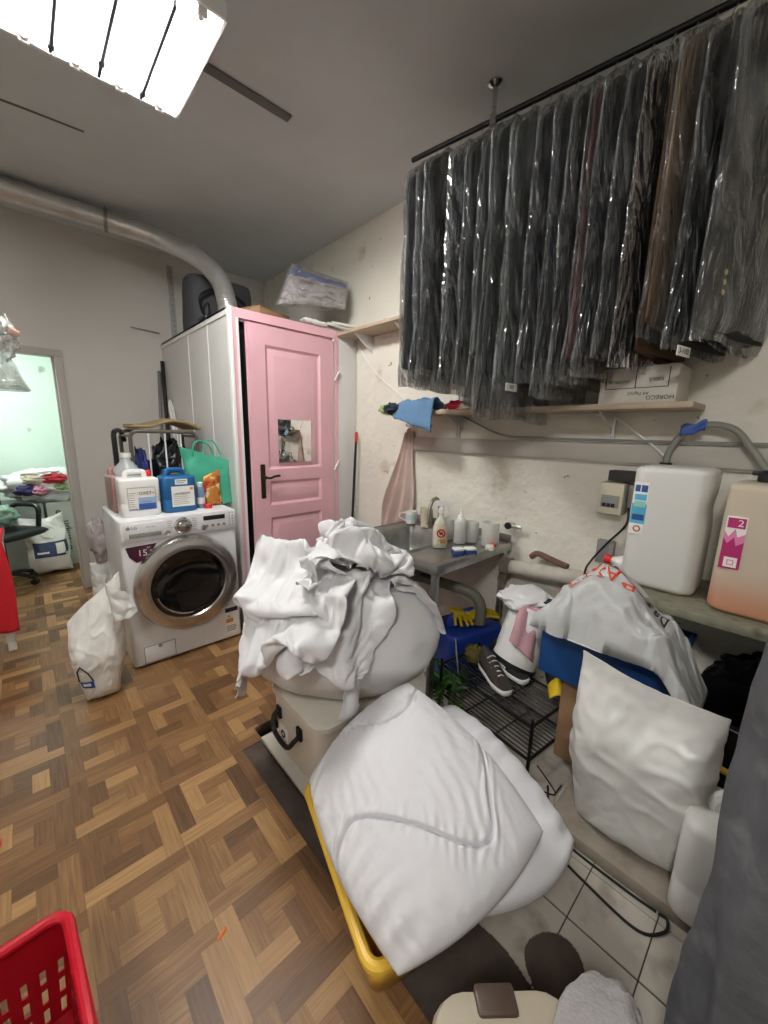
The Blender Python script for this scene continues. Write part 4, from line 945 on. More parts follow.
def lab1(g, w, d, h):
    x0, x1, y, z0, z1 = -w*.5+.014, -w*.5+.066, -d/2-.0015, h*.43, h*.85
    g.m(0).b2((x0, y, z0), (x1, y+.003, z1))
    for i in range(4): g.m([1, 2, 1, 3][i]).b2((x0+.006, y-.001, z1-.075-.028*i), (x1-.004, y, z1-.05-.028*i))
    g.m(3).b2((x0+.004, y-.001, z1-.04), (x0+.022, y, z1-.012)); g.b2((x0+.026, y-.001, z1-.04), (x1-.004, y, z1-.012)); g.m(2)
    g.m(1).b2((x0, y-.0005, z0+.045), (x1, y, z1-.09)); g.m(4).b2((x0+.012, y-.0015, z0+.006), (x1-.006, y, z0+.042)); g.m(5).lathe([(.014, 0), (.014, .001), (.009, .001), (.009, 0)], ((x0+x1)/2+.003, y-.002, z0+.024), (0, -1, 0), 12)
    return [m_paper, m_cy, m_cy2, m_cyd, m_paper, mat('label_rust', 'a05a48', .6)]
m_mg = mat('label_magenta', 'b0246a', .5); m_mg2 = mat('label_pink', 'd77fab', .5)
def lab2(g, w, d, h):
    x0, x1, y, z0, z1 = -w*.5+.016, -w*.5+.072, -d/2-.0015, h*.35, h*.74
    g.m(0).b2((x0, y, z0), (x1, y+.003, z1)); g.m(1).b2((x0+.004, y-.001, z1-.042), (x1-.004, y, z1-.006)); g.m(0).text('2', (x1-.017, y-.0016, z1-.024), (1, 0, 0), (0, 0, 1), .034)
    g.m(1).prism([(x0, y-.001, z0), (x1, y-.001, z0), (x1, y-.001, z0+.10), (x1-.02, y-.001, z0+.085), ((x0+x1)/2, y-.001, z0+.115), (x0+.012, y-.001, z0+.09), (x0, y-.001, z0+.11)], (0, .001, 0))
    g.m(2).prism([(x1, y-.0006, z0+.09), (x1, y-.0006, z0+.13), (x1-.02, y-.0006, z0+.115), ((x0+x1)/2, y-.0006, z0+.145), (x0+.012, y-.0006, z0+.115), (x0, y-.0006, z0+.135), (x0, y-.0006, z0+.08)], (0, .001, 0))
    g.m(0).b2((x0+.012, y-.002, z0+.006), (x1-.008, y, z0+.042)); g.m(2).lathe([(.013, 0), (.013, .001), (.009, .001), (.009, 0)], ((x0+x1)/2+.002, y-.0025, z0+.024), (0, -1, 0), 4)
    return [m_paper, m_mg, m_mg2]
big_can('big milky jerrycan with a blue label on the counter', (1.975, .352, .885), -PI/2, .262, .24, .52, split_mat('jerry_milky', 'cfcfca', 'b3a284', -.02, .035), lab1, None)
big_can('big jerrycan with a magenta label and rosy liquid in its lower part on the counter', (1.93, .025, .885), -PI/2, .30, .26, .485, split_mat('jerry_rosy', 'c0b4a0', 'c08b6e', .02, .19), lab2, (-.055, .02, 0))
t = thing('bottle', 'white bottle with a red cap lying beside the big milky jerrycan', 'bottle', (2.0, .52, .93))
ax_ = Vector((.05, .95, .06)).normalized(); b0 = Vector((1.985, .40, .925))
g = G(); g.lathe([(0, 0), (.04, .0), (.042, .01), (.042, .10), (.02, .14), (.018, .155)], b0, ax_, 24); g.build('body', m_hdpe, t); g = G(); g.lathe([(.022, .15), (.022, .18), (.018, .185), (0, .185)], b0, ax_, 18); g.build('cap', m_redcap, t)
g = G(); g.grid(blob((2.085, -.16, .40), (.075, .30, .34), 71, .22, 2.4, 60, 44, .051), 60, 44, wrap=True); tag(g.build('garbage_bag', m_blackbag, ang=180), 'black bag added as dark clutter to darken the space under the stone counter', 'bag')  # invented bag, put in as dark clutter to darken below the counter
# breaker box
t = thing('breaker_box', 'small beige electrical box on the wall under the grey board', 'electrical box', (2.16, .66, 1.13))
m_beige = mat('beige_plastic', 'c3bda8', .5)
g = G(); g.b2((2.105, .575, 1.13), (WX, .685, 1.285), .006); g.build('body', m_beige, t)
g = G(); g.b2((2.10, .59, 1.165), (2.106, .67, 1.225), .002); g.build('window', m_gray, t); g = G()
for i in range(3): g.b2((2.095, .605+.02*i, 1.168), (2.101, .62+.02*i, 1.185))
g.build('switch', m_black, t)
g = G(); g.b2((2.14, .50, 1.17), (WX, .565, 1.28), .004); tag(g.build('junction_box', m_gray), 'grey junction box between the beige electrical box and the milky jerrycan', 'electrical box')
g = G(); g.b2((2.13, .47, 1.295), (WX, .66, 1.345), .003); tag(g.build('cable_cover', mat('dark_grey_plastic', '33332f', .7)), 'dark grey cover plate above the beige electrical box', 'cover')
g = G(); g.tube([(2.18, .565, 1.17), (2.16, .56, 1.08), (2.15, .63, .97), (2.13, .685, .87), (2.10, .70, .80), (2.14, .70, .60)], .005, 6); tag(g.build('power_cable', m_cable), 'thin black cable running down from the junction box', 'cable')
# conduit hose with blue label
t = thing('hose', 'grey hose arching above the jerrycans in front of the board', 'hose', (2.13, .3, 1.40))
g = G(); g.tube([(2.12, .43, 1.37), (2.125, .425, 1.45), (2.13, .385, 1.53), (2.13, .31, 1.565), (2.13, .22, 1.545), (2.13, .15, 1.46), (2.13, .07, 1.37), (2.13, -.1, 1.33)], .014, 12); g.build('tube', mat('grey_hose', '86867e', .55), t)
g = G(); rnd = random.Random(4)
m_bl = mat('blue_tape', '3c5ba6', .5)
g.grid(lambda s, q: (2.108-.008*math.sin(q*6)*s, .395-.085*s, 1.515+.045*q+.025*s+.006*math.sin(s*9)), 10, 6); o = g.build('label', m_bl, t, ang=180); mod(o, 'SOLIDIFY', thickness=.002)
g = G(); g.cyl((2.12, .43, 1.345), (2.12, .43, 1.40), .024, seg=14); g.build('coupling', m_black, t)
g = G(); g.tube([(2.19, .78, 1.62), (2.185, .68, 1.60), (2.17, .55, 1.51), (2.15, .44, 1.42), (2.15, .42, 1.38)], .006, 6); tag(g.build('cable', m_white), 'white cable slanting down across the wall below the shelf to the hose', 'cable')
g = G(); g.tube([(2.19, 2.72, 2.2), (2.18, 2.45, 1.95), (2.18, 2.22, 1.80), (2.18, 2.05, 1.68)], .006, 6); tag(g.build('cable', m_white), 'white cable slanting down the wall beside the closet', 'cable')
g = G(); g.tube([(2.185, 1.60, 1.62), (2.16, 1.3, 1.51), (2.16, 1.05, 1.495), (2.16, .7, 1.49), (2.17, -.3, 1.49)], .007, 6); tag(g.build('cable', m_gray), 'grey cable sagging under the long shelf along the board', 'cable')

# ---------------------------------------------------------------- shelf above the board
Sh = thing('wall_shelf', 'long wooden shelf under the hanging garments, carrying the white carton', 'shelf', (2.06, .97, 1.64))
g = G(); g.b2((1.93, .335, 1.625), (2.185, 2.09, 1.65), .003); g.build('plank', m_wood, Sh)
for y in (.69, 1.64):
    g = G()
    for k in range(12):
        z0 = 1.48+k*.03; g.b2((WX-.016, y-.014, z0), (WX-.002, y-.005, z0+.03)); g.b2((WX-.016, y+.005, z0), (WX-.002, y+.014, z0+.03)); g.b2((WX-.016, y-.005, z0), (WX-.002, y+.005, z0+.012))
    g.b2((WX-.004, y-.014, 1.48), (WX, y+.014, 1.84)); g.build('upright', m_alu, Sh, smooth=False)
for y in (.69, 1.60): g = G(); g.prism([(1.97, y-.004, 1.625), (2.19, y-.004, 1.625), (2.19, y-.004, 1.54)], (0, .008, 0)); g.build('bracket', m_alu, Sh, smooth=False)
t = thing('carton', 'white printed carton standing upside down on the long wooden shelf', 'box', (2.06, .545, 1.65))
m_wcard = mat('white_carton', 'cfc9bf', .7, var=.04)
g = G(); g.b2((1.955, .40, 1.651), (2.18, .69, 1.80), .003); g.build('body', m_wcard, t)
g = G(); x = 1.9535; U_, W_ = (0, 1, 0), (0, 0, -1)
g.text('HORECO', (x, .455, 1.672), U_, W_, .024); g.text('A4 75g/m2', (x, .535, 1.69), U_, W_, .018); g.text('500x5', (x, .475, 1.745), U_, W_, .022)
g.m(1).text('UNIVERSAL', (x, .615, 1.742), U_, W_, .018); g.m(0)
for a, b in (((.43, 1.712), (.665, 1.7145)), ((.43, 1.712), (.433, 1.79)), ((.663, 1.712), (.666, 1.79)), ((.548, 1.712), (.551, 1.79))): g.b2((x-.0006, a[0], a[1]), (x+.001, b[0], b[1]))
g.build('print', [m_ink, mat('green_print', '3f7a58', .6)], t, smooth=False)
t = thing('paper_bag', 'brown paper bag lying on top of the white carton', 'bag', (2.06, .60, 1.80))
g = G(); g.puff(lambda s, q: (1.95+.22*s, .47+.24*q, 1.862), lambda s, q: ((4*s*(1-s))**.22*(4*q*(1-q))**.22*.058*(1+.15*fb((s*4, q*4, 1))),)*2, 30, 30, N=(0, 0, 1)); g.build('body', mat('kraft_paper', '6b4f33', .8, bump=.3, bs=20), t, ang=180)
# cloths at the far end of the shelf
m_denim = mat('light_blue_denim', '5f83a6', .9, bump=.3, bs=90, var=.08)
def den(s, q):
    y = 1.965-.34*s+.03*q; x = 1.90+.20*q; z = 1.655+.05*math.sin(PI*min(1, q*1.3))*(.6+.4*s)+.02*fb((s*5, q*5, 1))
    if q < .35: k = (.35-q)/.35; z -= .115*k*k*(.5+.8*s); x = 1.90+.20*.35-.10*k**.6*.9+.03*k
    return (x-.02, y, z+.01)
g = G(); g.grid(den, 44, 36); o = g.build('denim_cloth', m_denim, ang=180); mod(o, 'SOLIDIFY', thickness=.012, offset=1); tag(o, 'light blue denim cloth hanging over the far end of the long wooden shelf', 'cloth')
for nm, c, r, sd, col, lb in (('cloth_rag', (1.93, 2.075, 1.668), (.05, .06, .035), 21, 'a9bd7c', 'pale green rag at the far end of the long wooden shelf'), ('cloth_rag', (1.90, 1.99, 1.665), (.05, .06, .035), 23, '2b313d', 'dark rag between the pale green rag and the denim cloth on the shelf'), ('cloth_rag', (1.98, 1.50, 1.675), (.05, .07, .028), 25, 'c83348', 'red cloth on the long wooden shelf beside the denim cloth'), ('cloth_rag', (1.965, 1.40, 1.667), (.035, .09, .02), 27, 'd8d2c8', 'white crumpled rag on the long wooden shelf beside the red cloth')):
    g = G(); g.grid(blob(c, r, sd, .4, 2.6, 44, 28), 44, 28, wrap=True); tag(g.build(nm, mat('rag_'+col, col, .9, bump=.3, bs=50), ang=180), lb, 'rag')
# ================================================================ garments on the ceiling rail
RZ_ = 2.97; RP0 = Vector((1.80, 1.476, RZ_)); RD = (Vector((1.97, .42, RZ_))-RP0).normalized(); RN = Vector((RD.y, -RD.x, 0))
Rl = thing('clothes_rail', 'dark metal clothes rail hung from the ceiling above the shelf', 'rail', tuple(RP0))
g = G(); g.cyl(RP0-RD*.26, RP0+RD*1.75, .0125, seg=14); g.build('rail', m_blackm, Rl)
for tt in (.205, 1.5):
    p = RP0+RD*tt; g = G(); g.lathe([(.036, 0), (.036, .006), (.022, .016), (.012, .02), (.010, .10)], (p.x, p.y, HZ), (0, 0, -1), 20); g.cyl((p.x, p.y, HZ-.05), (p.x, p.y, RZ_-.014), .009, seg=12); g.cyl((p.x, p.y, RZ_-.022), (p.x, p.y, RZ_+.022), .019, seg=16); g.build('bracket', m_chrome, Rl)
def halfw(d, W_, neck=.05):     # half width at distance d below the rail
    if d < .09: return neck
    return lerp(neck, W_, sstep(.085, .115, d)*.35+.65*sstep(.10, .26, d))
def ringpts(c, w, th, n=28):
    return [(math.copysign(abs(math.cos(a))**.8, math.cos(a))*w, math.copysign(abs(math.sin(a))**.8, math.sin(a))*th, c) for a in (2*PI*i/n for i in range(n))]
tagspec = {1: '1 102', 7: '102', 17: '3-1102'}
def garment(i, t_, col, L_, W_, th, bagL, lb, bag=True, sw=0.0, dz=0.0):
    p = RP0+RD*t_
    rz = math.atan2(RN.y, RN.x)+sw        # local +X points into the room
    T_ = thing('hanging_garment', lb, 'garment', (p.x, p.y, RZ_), rz, 'garments hanging from the ceiling rail')
    g = G(); g.tube([(0, .0, -.10), (0, 0, -.035), (.0, .013, -.008), (0, .0, .0165), (0, -.0165, .0), (0, -.014, -.012)], .0022, 6); g.tube([(-.19, 0, -.185), (-.05, 0, -.115), (0, 0, -.10), (.05, 0, -.115), (.19, 0, -.185)], .005, 8); g.build('hanger', m_chrome, T_, world=False)
    m_ = mat('garment_'+col, col, .85, bump=.25, bs=140, bdist=.003, var=.12)
    rings = []; n = 34
    for k in range(n+1):
        d = .105+(L_-.105)*k/n; w = halfw(d, W_); h = th*(.35+.65*sstep(.10, .22, d))*(1+.12*math.sin(d*9+i))
        P = []
        for (x, y, z) in ringpts(-d, w, h):
            f = nz((x*7+i*3.7, d*1.3, i*1.1), 1); P.append((x+.012*f, y+.35*th*f*sstep(.15, .5, d), z-.01*math.cos(x*8)))
        rings.append(P)
    g = G(); g.loft(rings); g.build('clothing', m_, T_, world=False, ang=180)
    if bag:
        rings = []; n = 84; B0 = .055
        for k in range(n+1):
            d = B0+(bagL-B0)*k/n; w = halfw(d+.012, W_+.03, .03)+.012*sstep(L_-.1, bagL, d); h = th*1.38*(.3+.7*sstep(.06, .2, d))*(1-.55*sstep(L_-.05, bagL, d))
            P = []
            for j, (x, y, z) in enumerate(ringpts(-d, w, h, 56)):
                s1 = fb((x*3+i*7.3, d*2.4, y*3+i), 1.4, i, 4); s2 = nz((x*16, d*5+i*2.2, y*9), 1.2, i)
                P.append((x+(.030*s1+.010*s2)*sstep(.1, .3, d), y+(.30*s1+.16*s2)*th*sstep(.08, .25, d), z+.018*nz((x*6, i*2.3, d), 1)*sstep(L_, bagL, d)))
            rings.append(P)
        g = G(); g.loft(rings, cap=False); g.build('garment_bag', m_film, T_, world=False, ang=180)
    if i in tagspec:
        g = G(); zz = -L_-.035; g.m(0).box((W_*.80, th*1.5+.012, zz), (.095, .003, .034)); g.m(1).text(tagspec[i], (W_*.80, th*1.5+.0138, zz), (-1, 0, 0), (0, 0, 1), .026)
        g.build('tag', [m_paper, m_ink], T_, world=False, smooth=False)
    return T_
GL = [  # t, colour, length, half width, half thickness, bag length, label
 (-.125, '3a3f42', 1.10, .225, .022, 1.22, 'dark grey bagged suit, first from the far end of the rail'),
 (-.055, '2c3033', 1.13, .222, .026, 1.20, 'charcoal bagged suit, second from the far end of the rail'),
 (.015, '23282c', 1.16, .245, .030, 1.24, 'blue-black bagged suit, third from the far end of the rail'),
 (.125, '34393c', 1.06, .245, .036, 1.20, 'slate bagged jacket, fourth from the far end of the rail'),
 (.215, '3d4346', 1.02, .235, .024, 1.23, 'grey bagged jacket, fifth from the far end of the rail'),
 (.280, '4b504f', 1.10, .235, .024, 1.33, 'mid grey bagged coat, sixth from the far end of the rail'),
 (.345, '454a4a', 1.20, .238, .024, 1.38, 'grey long bagged coat, seventh from the far end of the rail'),
 (.420, '555a59', 1.22, .245, .036, 1.40, 'pale grey long bagged coat, eighth from the far end of the rail'),
 (.515, '1f242b', 1.18, .225, .022, 1.24, 'navy bagged suit, ninth from the far end of the rail'),
 (.580, '20252d', 1.10, .235, .026, 1.30, 'dark navy bagged jacket, tenth from the far end of the rail'),
 (.645, '1a1c20', 1.16, .235, .022, 1.25, 'black bagged suit, eleventh from the far end of the rail'),
 (.700, '7a5552', 1.15, .240, .020, 1.24, 'brownish red bagged coat in the middle of the rail'),
 (.755, '1c2029', 1.15, .240, .024, 1.23, 'black bagged suit next after the brownish red coat on the rail'),
 (.815, '191b1e', 1.12, .235, .026, 1.17, 'black bagged jacket second after the brownish red coat'),
 (.875, '17181a', 1.13, .225, .022, 1.20, 'black bagged jacket just before the brown coat on the rail'),
 (.925, '59432f', 1.11, .225, .022, 0, 'brown unbagged coat between black jacket and tan coat on the rail'),
 (.975, '94785a', 1.06, .262, .020, 1.12, 'tan bagged coat, third from the near end of the rail'),
 (1.035, '1b1c1e', 1.12, .265, .028, 1.15, 'black bagged jacket with a white tag, second from the near end of the rail'),
 (1.13, '121316', 1.12, .275, .040, 1.14, 'large black bagged suit with gold buttons at the near end of the rail')]
for i, (t_, col, L_, W_, th, bl_, lb) in enumerate(GL):
    sw_ = -.06-.32*sstep(-.1, 1.2, t_); sp_ = min(abs(t_-GL[j][0]) for j in (i-1, i+1) if 0 <= j < len(GL))
    th = sp_*math.cos(sw_)*.31; tc_ = t_+.25*math.tan(-sw_)
    rv = random.Random(40+i); W_ += rv.uniform(-.018, .018); L_ += rv.uniform(-.03, .03)
    T_ = garment(i, tc_, col, L_, W_, th, bl_, lb, bag=bl_ > 0, sw=sw_)
    if i == 18:
        g = G()
        for k in range(3): g.lathe([(.008, 0), (.009, .002), (.005, .004), (0, .004)], (.235, .034, -.93-.03*k), (.0, 1, 0), 14); 
        g.build('button', mat('brass_button', 'b0a070', .35, metal=.4), T_, world=False)

# ================================================================ trolley, bin, laundry
m_plat = mat('pale_board', 'b9b4aa', .6, var=.12)
Tr = thing('platform_trolley', 'low pale platform trolley on the floor under the laundry', 'trolley', (.93, 1.02, 0))
g = G(); g.b2((.652, .52, .085), (1.20, 1.51, .105), .004); g.build('deck', m_plat, Tr)
g = G(); hollow(g, .665, 1.19, .535, 1.495, .045, .086, .012); g.build('frame', mat('grey_metal', '85817a', .6, metal=.1, var=.3, vs=40), Tr, smooth=False)
for x in (.72, 1.13):
    for y in (.60, 1.43): g = G(); g.cyl((x, y-.014, .028), (x, y+.014, .028), .028, seg=18); g.cyl((x, y, .03), (x, y, .05), .012, seg=10); g.build('caster', m_rub, Tr)
m_bin = mat('ivory_plastic', 'd0cbc0', .4, var=.05)
Bn = thing('laundry_bin', 'ivory plastic bin with a black handle under the laundry sack', 'bin', (.895, 1.255, .105))
def rrect(x0, x1, y0, y1, z, r, n=6):
    P = []
    for (cx_, cy_, a0) in ((x1-r, y1-r, 0), (x0+r, y1-r, PI/2), (x0+r, y0+r, PI), (x1-r, y0+r, 1.5*PI)):
        for i in range(n): a = a0+PI/2*i/(n-1); P.append((cx_+r*math.cos(a), cy_+r*math.sin(a), z))
    return P
g = G(); g.loft([rrect(.70, 1.10, 1.075, 1.435, .106, .05), rrect(.69, 1.11, 1.065, 1.445, .12, .06), rrect(.682, 1.118, 1.055, 1.455, .385, .06), rrect(.672, 1.128, 1.045, 1.465, .39, .065), rrect(.672, 1.128, 1.045, 1.465, .41, .065), rrect(.69, 1.11, 1.06, 1.45, .417, .06)]); g.build('body', m_bin, Bn)
g = G(); g.tube([(.682, 1.375, .315), (.655, 1.375, .30), (.640, 1.34, .255), (.640, 1.24, .245), (.655, 1.205, .285), (.682, 1.205, .30)], .010, 10); hd = g.build('handle', m_blackm, Bn)
for y in (1.375, 1.205): g = G(); g.b2((.672, y-.018, .28), (.69, y+.018, .335), .004); g.build('mount', m_blackm, hd)
g = G(); g.m(0).b2((.6835, 1.315, .145), (.687, 1.385, .245), .001); g.m(1).lathe([(.018, 0), (.018, .001), (.008, .001), (.008, 0)], (.6832, 1.35, .21), (-1, 0, 0), 18)
for i in range(3): g.b2((.683, 1.325, .16+.011*i), (.6845, 1.372-.01*(i % 2), .164+.011*i))
g.build('sticker', [m_paper, m_ink], Bn, smooth=False)
# the big round sack of laundry
SK = ((.955, 1.265, .655), (.41, .31, .255)); SKA = math.radians(-37)
def sackf(s, t):
    a, b = s*2*PI, (t-.5)*PI; d = Vector((math.cos(a)*math.cos(b), math.sin(a)*math.cos(b), math.sin(b)))
    k = 1+.05*fb((d.x, d.y, d.z), 1.7, 2, 3)+.02*abs(nz((d.x*5, d.y*5, d.z*2), 1, 7))
    p = Vector([SK[0][i]+SK[1][i]*math.copysign(abs(d[i])**.9, d[i])*k for i in range(3)])
    c_ = Vector(SK[0]); p = c_+Matrix.Rotation(SKA, 3, 'Z') @ (p-c_)
    p.z = max(p.z, .424+.01*nz((p.x*9, p.y*9, 0))); return p
g = G(); g.grid(sackf, 80, 56, wrap=True); bmesh.ops.remove_doubles(g.bm, verts=g.bm.verts, dist=1e-4)
sack = g.build('laundry_sack', mat('white_sack_cloth', 'dcdcdc', .7, bump=.1, bs=150, bdist=.003), ang=180); tag(sack, 'big round stuffed white laundry sack on the ivory bin', 'sack')

# cloth simulation of the crumpled laundry
def collide(o, fr=25, th=.008):
    m_ = o.modifiers.new('collision', 'COLLISION'); o.collision.thickness_outer = th; o.collision.cloth_friction = 70; return m_
def shirt_grid(kind, f, n=1.0):
    """flat garment outline on a grid, laid into space by f(u,v) (u,v in metres)."""
    bm = bmesh.new(); st = .016/n; H = {}
    nx, ny = int(1.2/st), int(.84/st)
    def inside(u, v):
        if kind == 'sheet': return abs(u) < .45 and abs(v) < .38
        if abs(u) < .27 and -.38 < v < .36: return not (abs(u) < .07 and v > .33)
        w = abs(u)-.25
        return w >= 0 and w < .33 and (.36-.35*w-.17+.10*w) < v < .36-.45*w
    for i in range(nx):
        for j in range(ny):
            u, v = -.6+(i+.5)*st, -.42+(j+.5)*st
            if not inside(u, v): continue
            q = []
            for a, b in ((0, 0), (1, 0), (1, 1), (0, 1)):
                k = (i+a, j+b)
                if k not in H: H[k] = bm.verts.new(f(-.6+k[0]*st, -.42+k[1]*st))
                q.append(H[k])
            bm.faces.new(q)
    me = bpy.data.meshes.new('white_shirt'); bm.to_mesh(me); bm.free(); me.materials.append(m_whitelin); me.shade_smooth()
    o = bpy.data.objects.new('white_shirt', me); COL.objects.link(o); return o
def crumple(cx, cy, z0, rz, k, amp, fr, seed, tilt=0.0):
    """waves that keep the cloth's length: horizontal shortening k, vertical waves."""
    c, s = math.cos(rz), math.sin(rz)
    def f(u, v):
        uu, vv = u*k, v*(k*.5+.5)
        w = amp*math.sin(u*fr+2.2*nz((u*2, v*3, seed), 1))+.035*nz((u*6, v*6, seed+2), 1)
        ww = amp*.5*math.cos(u*fr*.9+v*6+seed)
        return (cx+c*uu-s*(vv+ww*.5), cy+s*uu+c*(vv+ww*.5), z0+w+tilt*vv)
    return f
def simulate(o, cols, frames=48):
    cm = o.modifiers.new('cloth', 'CLOTH'); st = cm.settings
    st.quality = 7; st.mass = .25; st.tension_stiffness = 12; st.compression_stiffness = 12; st.shear_stiffness = 4; st.bending_stiffness = BEND; st.air_damping = 2.0
    cm.collision_settings.use_self_collision = True; cm.collision_settings.self_distance_min = .006; cm.collision_settings.distance_min = .006; cm.collision_settings.collision_quality = 3; cm.collision_settings.self_friction = 12; cm.collision_settings.friction = 70
    cm.point_cache.frame_start = 1; cm.point_cache.frame_end = frames+2
    SC.frame_start, SC.frame_end = 1, frames+2
    for fr in range(1, frames+1): SC.frame_set(fr)
    dg = bpy.context.evaluated_depsgraph_get(); me = bpy.data.meshes.new_from_object(o.evaluated_get(dg)); old = o.data
    o.modifiers.remove(cm); o.data = me; bpy.data.meshes.remove(old); SC.frame_set(1)
import time as _t
T0 = _t.time()
solids = [sack, bpy.data.objects['laundry_bin'].children[0]]
deck = Tr.children[0]
for o in solids+[deck]: collide(o)
shirts = []; BEND = 1.6
SPEC = [('shirt', (.79, 1.33, 1.00, 2.2, .68, .05, 26, 1), 'white shirt low in the heap, hanging down the side next to the washing machine'),
        ('shirt', (.81, 1.11, 1.02, -.65, .60, .06, 26, 2), 'white shirt hanging over the bin front with a sleeve dangling towards the floor'),
        ('sheet', (.80, 1.30, 1.14, .75, .52, .075, 30, 3), 'white crumpled sheet across the middle of the laundry heap'),
        ('shirt', (.99, 1.24, 1.24, 1.2, .46, .075, 30, 4), 'white crumpled shirt at the very top of the laundry heap')]
gfl = G(); gfl.b2((-1, -.5, -.2), (2.1, 2.5, -.001)); gfl = gfl.build('sim_ground', m_plat); collide(gfl)
for kind, a, lb in SPEC:
    o = shirt_grid(kind, crumple(*a)); simulate(o, None, 46)
    tag(o, lb, 'shirt' if kind == 'shirt' else 'sheet', 'white laundry heaped on the sack')
    if kind == 'sheet': o.name = 'white_sheet'
    o.data.shade_smooth(); collide(o, 30, .006); shirts.append(o)
for o in solids+[deck]+shirts:
    for m_ in list(o.modifiers):
        if m_.type == 'COLLISION': o.modifiers.remove(m_)
bpy.data.objects.remove(gfl)
for o in shirts:
    lo = min(v.co.z for v in o.data.vertices); cx_ = sum(v.co.x for v in o.data.vertices)/len(o.data.vertices); cy_ = sum(v.co.y for v in o.data.vertices)/len(o.data.vertices)
    o.data.transform(Matrix.Translation((-cx_, -cy_, -lo))); o.location = (cx_, cy_, lo)
    mod(o, 'SOLIDIFY', thickness=.003, offset=0); mod(o, 'SUBSURF', levels=1, render_levels=1)
print('cloth', round(_t.time()-T0, 1))

# ---------------------------------------------------------------- yellow crate and quilt
YC = thing('crate', 'shallow yellow plastic crate on the end of the trolley under the quilt', 'crate', (.723, .716, .105), math.radians(-15.5))
cl, cw, ch = .56, .40, .15      # local y length, x width
g = G(); 
def crs(z, k, r=.035): return rrect(-cw/2*k, cw/2*k, -cl/2*k, cl/2*k, z, r)
g.loft([crs(0, .90), crs(ch-.03, .965)], cap=False); g.loft([crs(.004, .895), crs(.0, .9)], cap=True); o = g.build('basin', m_yel, YC, world=False, ang=40); mod(o, 'SOLIDIFY', thickness=.005, offset=-1)
g = G(); g.tube([p for p in crs(ch-.012, .985)], .016, 10, smooth=False, closed=True); g.build('rim', m_yel, YC, world=False)
QA, QB, QC, QF = V(.985, .91, .59), V(.553, .97, .36), V(.464, .425, .275), V(.95, .30, .43)
def bil(a, b, c, d, s, t): return (a*(1-s)+b*s)*(1-t)+(d*(1-s)+c*s)*t
# stitched seam lines on the top layer, in quilt coordinates
seams = [[(.0, .30), (.09, .44), (.22, .59), (.235, .74), (.15, .89), (.08, 1)], [(.54, 0), (.48, .1), (.48, .22), (.65, .4), (.82, .56), (.85, .69), (.74, .81), (.56, 1)]]
SP = [interp([(a, b, 0) for a, b in s], 14) for s in seams]
def segd(p, P):
    m = 9
    for a, b in zip(P, P[1:]):
        ab = b-a; u = max(0, min(1, (p-a).dot(ab)/max(ab.length_squared, 1e-9))); m = min(m, (a+ab*u-p).length)
    return m
def squir(s, t, k):
    u, v = (2*s-1)*1.04, (2*t-1)*1.04; return (.5+.5*u*math.sqrt(1-k*v*v), .5+.5*v*math.sqrt(1-k*u*u))
def topm(s, t):
    # s: A->F (0..1 down the right edge), t: 1 at A/F side, 0 at B/C side
    s, t = squir(s, t, .20); p = bil(QB, QC, QF, QA, s, t); p.z += .035*math.sin(PI*s)*math.sin(PI*t); return p
def topT(s, t):
    h = .105*(4*s*(1-s))**.40*(4*t*(1-t))**.40
    P = V(s, t, 0); d = min(segd(P, q) for q in SP); gr = .02*math.exp(-(d/.007)**2)
    w = 0.0
    # puckers running across each seam plus soft lofts
    w += .0028*math.exp(-(d/.05)**2)*math.sin(150*(s*.8+t*.6)+6*nz((s*4, t*4, 3), 1))
    w += .010*fb((s*2.2, t*2.2, 9), 1, 1, 2)+.006*math.sin(64*s+9*nz((s*2.5, t*2.5, 3), 1))*sstep(.40, .04, t)*(.4+.6*abs(nz((s*3, t*2, 7), 1))*2)
    w += .0035*fb((s*9, t*9, 2), 1, 5, 3)+.003*math.sin(80*(s*.45+t)+7*nz((s*3, t*3, 6), 1))*max(0, nz((s*3.5, t*3.5, 12), 1)+.15)
    return (max(0, h-gr*min(1, h/.05)+w*min(1, h/.05)), h*.9)
g = G(); g.puff(topm, topT, 210, 210)
LA, LB, LC, LD = V(1.20, .84, .44), V(.66, .95, .29), V(.70, .36, .27), V(1.09, .245, .315)
def lowm(s, t): s, t = squir(s, t, .26); p = bil(LB, LC, LD, LA, s, t); return p
def lowT(s, t):
    h = .085*(4*s*(1-s))**.38*(4*t*(1-t))**.38; w = .010*fb((s*3.5, t*3.5, 4), 1, 6, 3)+.006*math.sin(s*46+4*nz((s*3, t*3, 8), 1))*sstep(.55, .95, t)
    return (max(0, h+w*min(1, h/.04)), h*.7)
g.puff(lowm, lowT, 70, 60)
o = g.build('quilt', m_comf, ang=180); tag(o, 'folded white stitched quilt piled in the yellow crate', 'quilt')

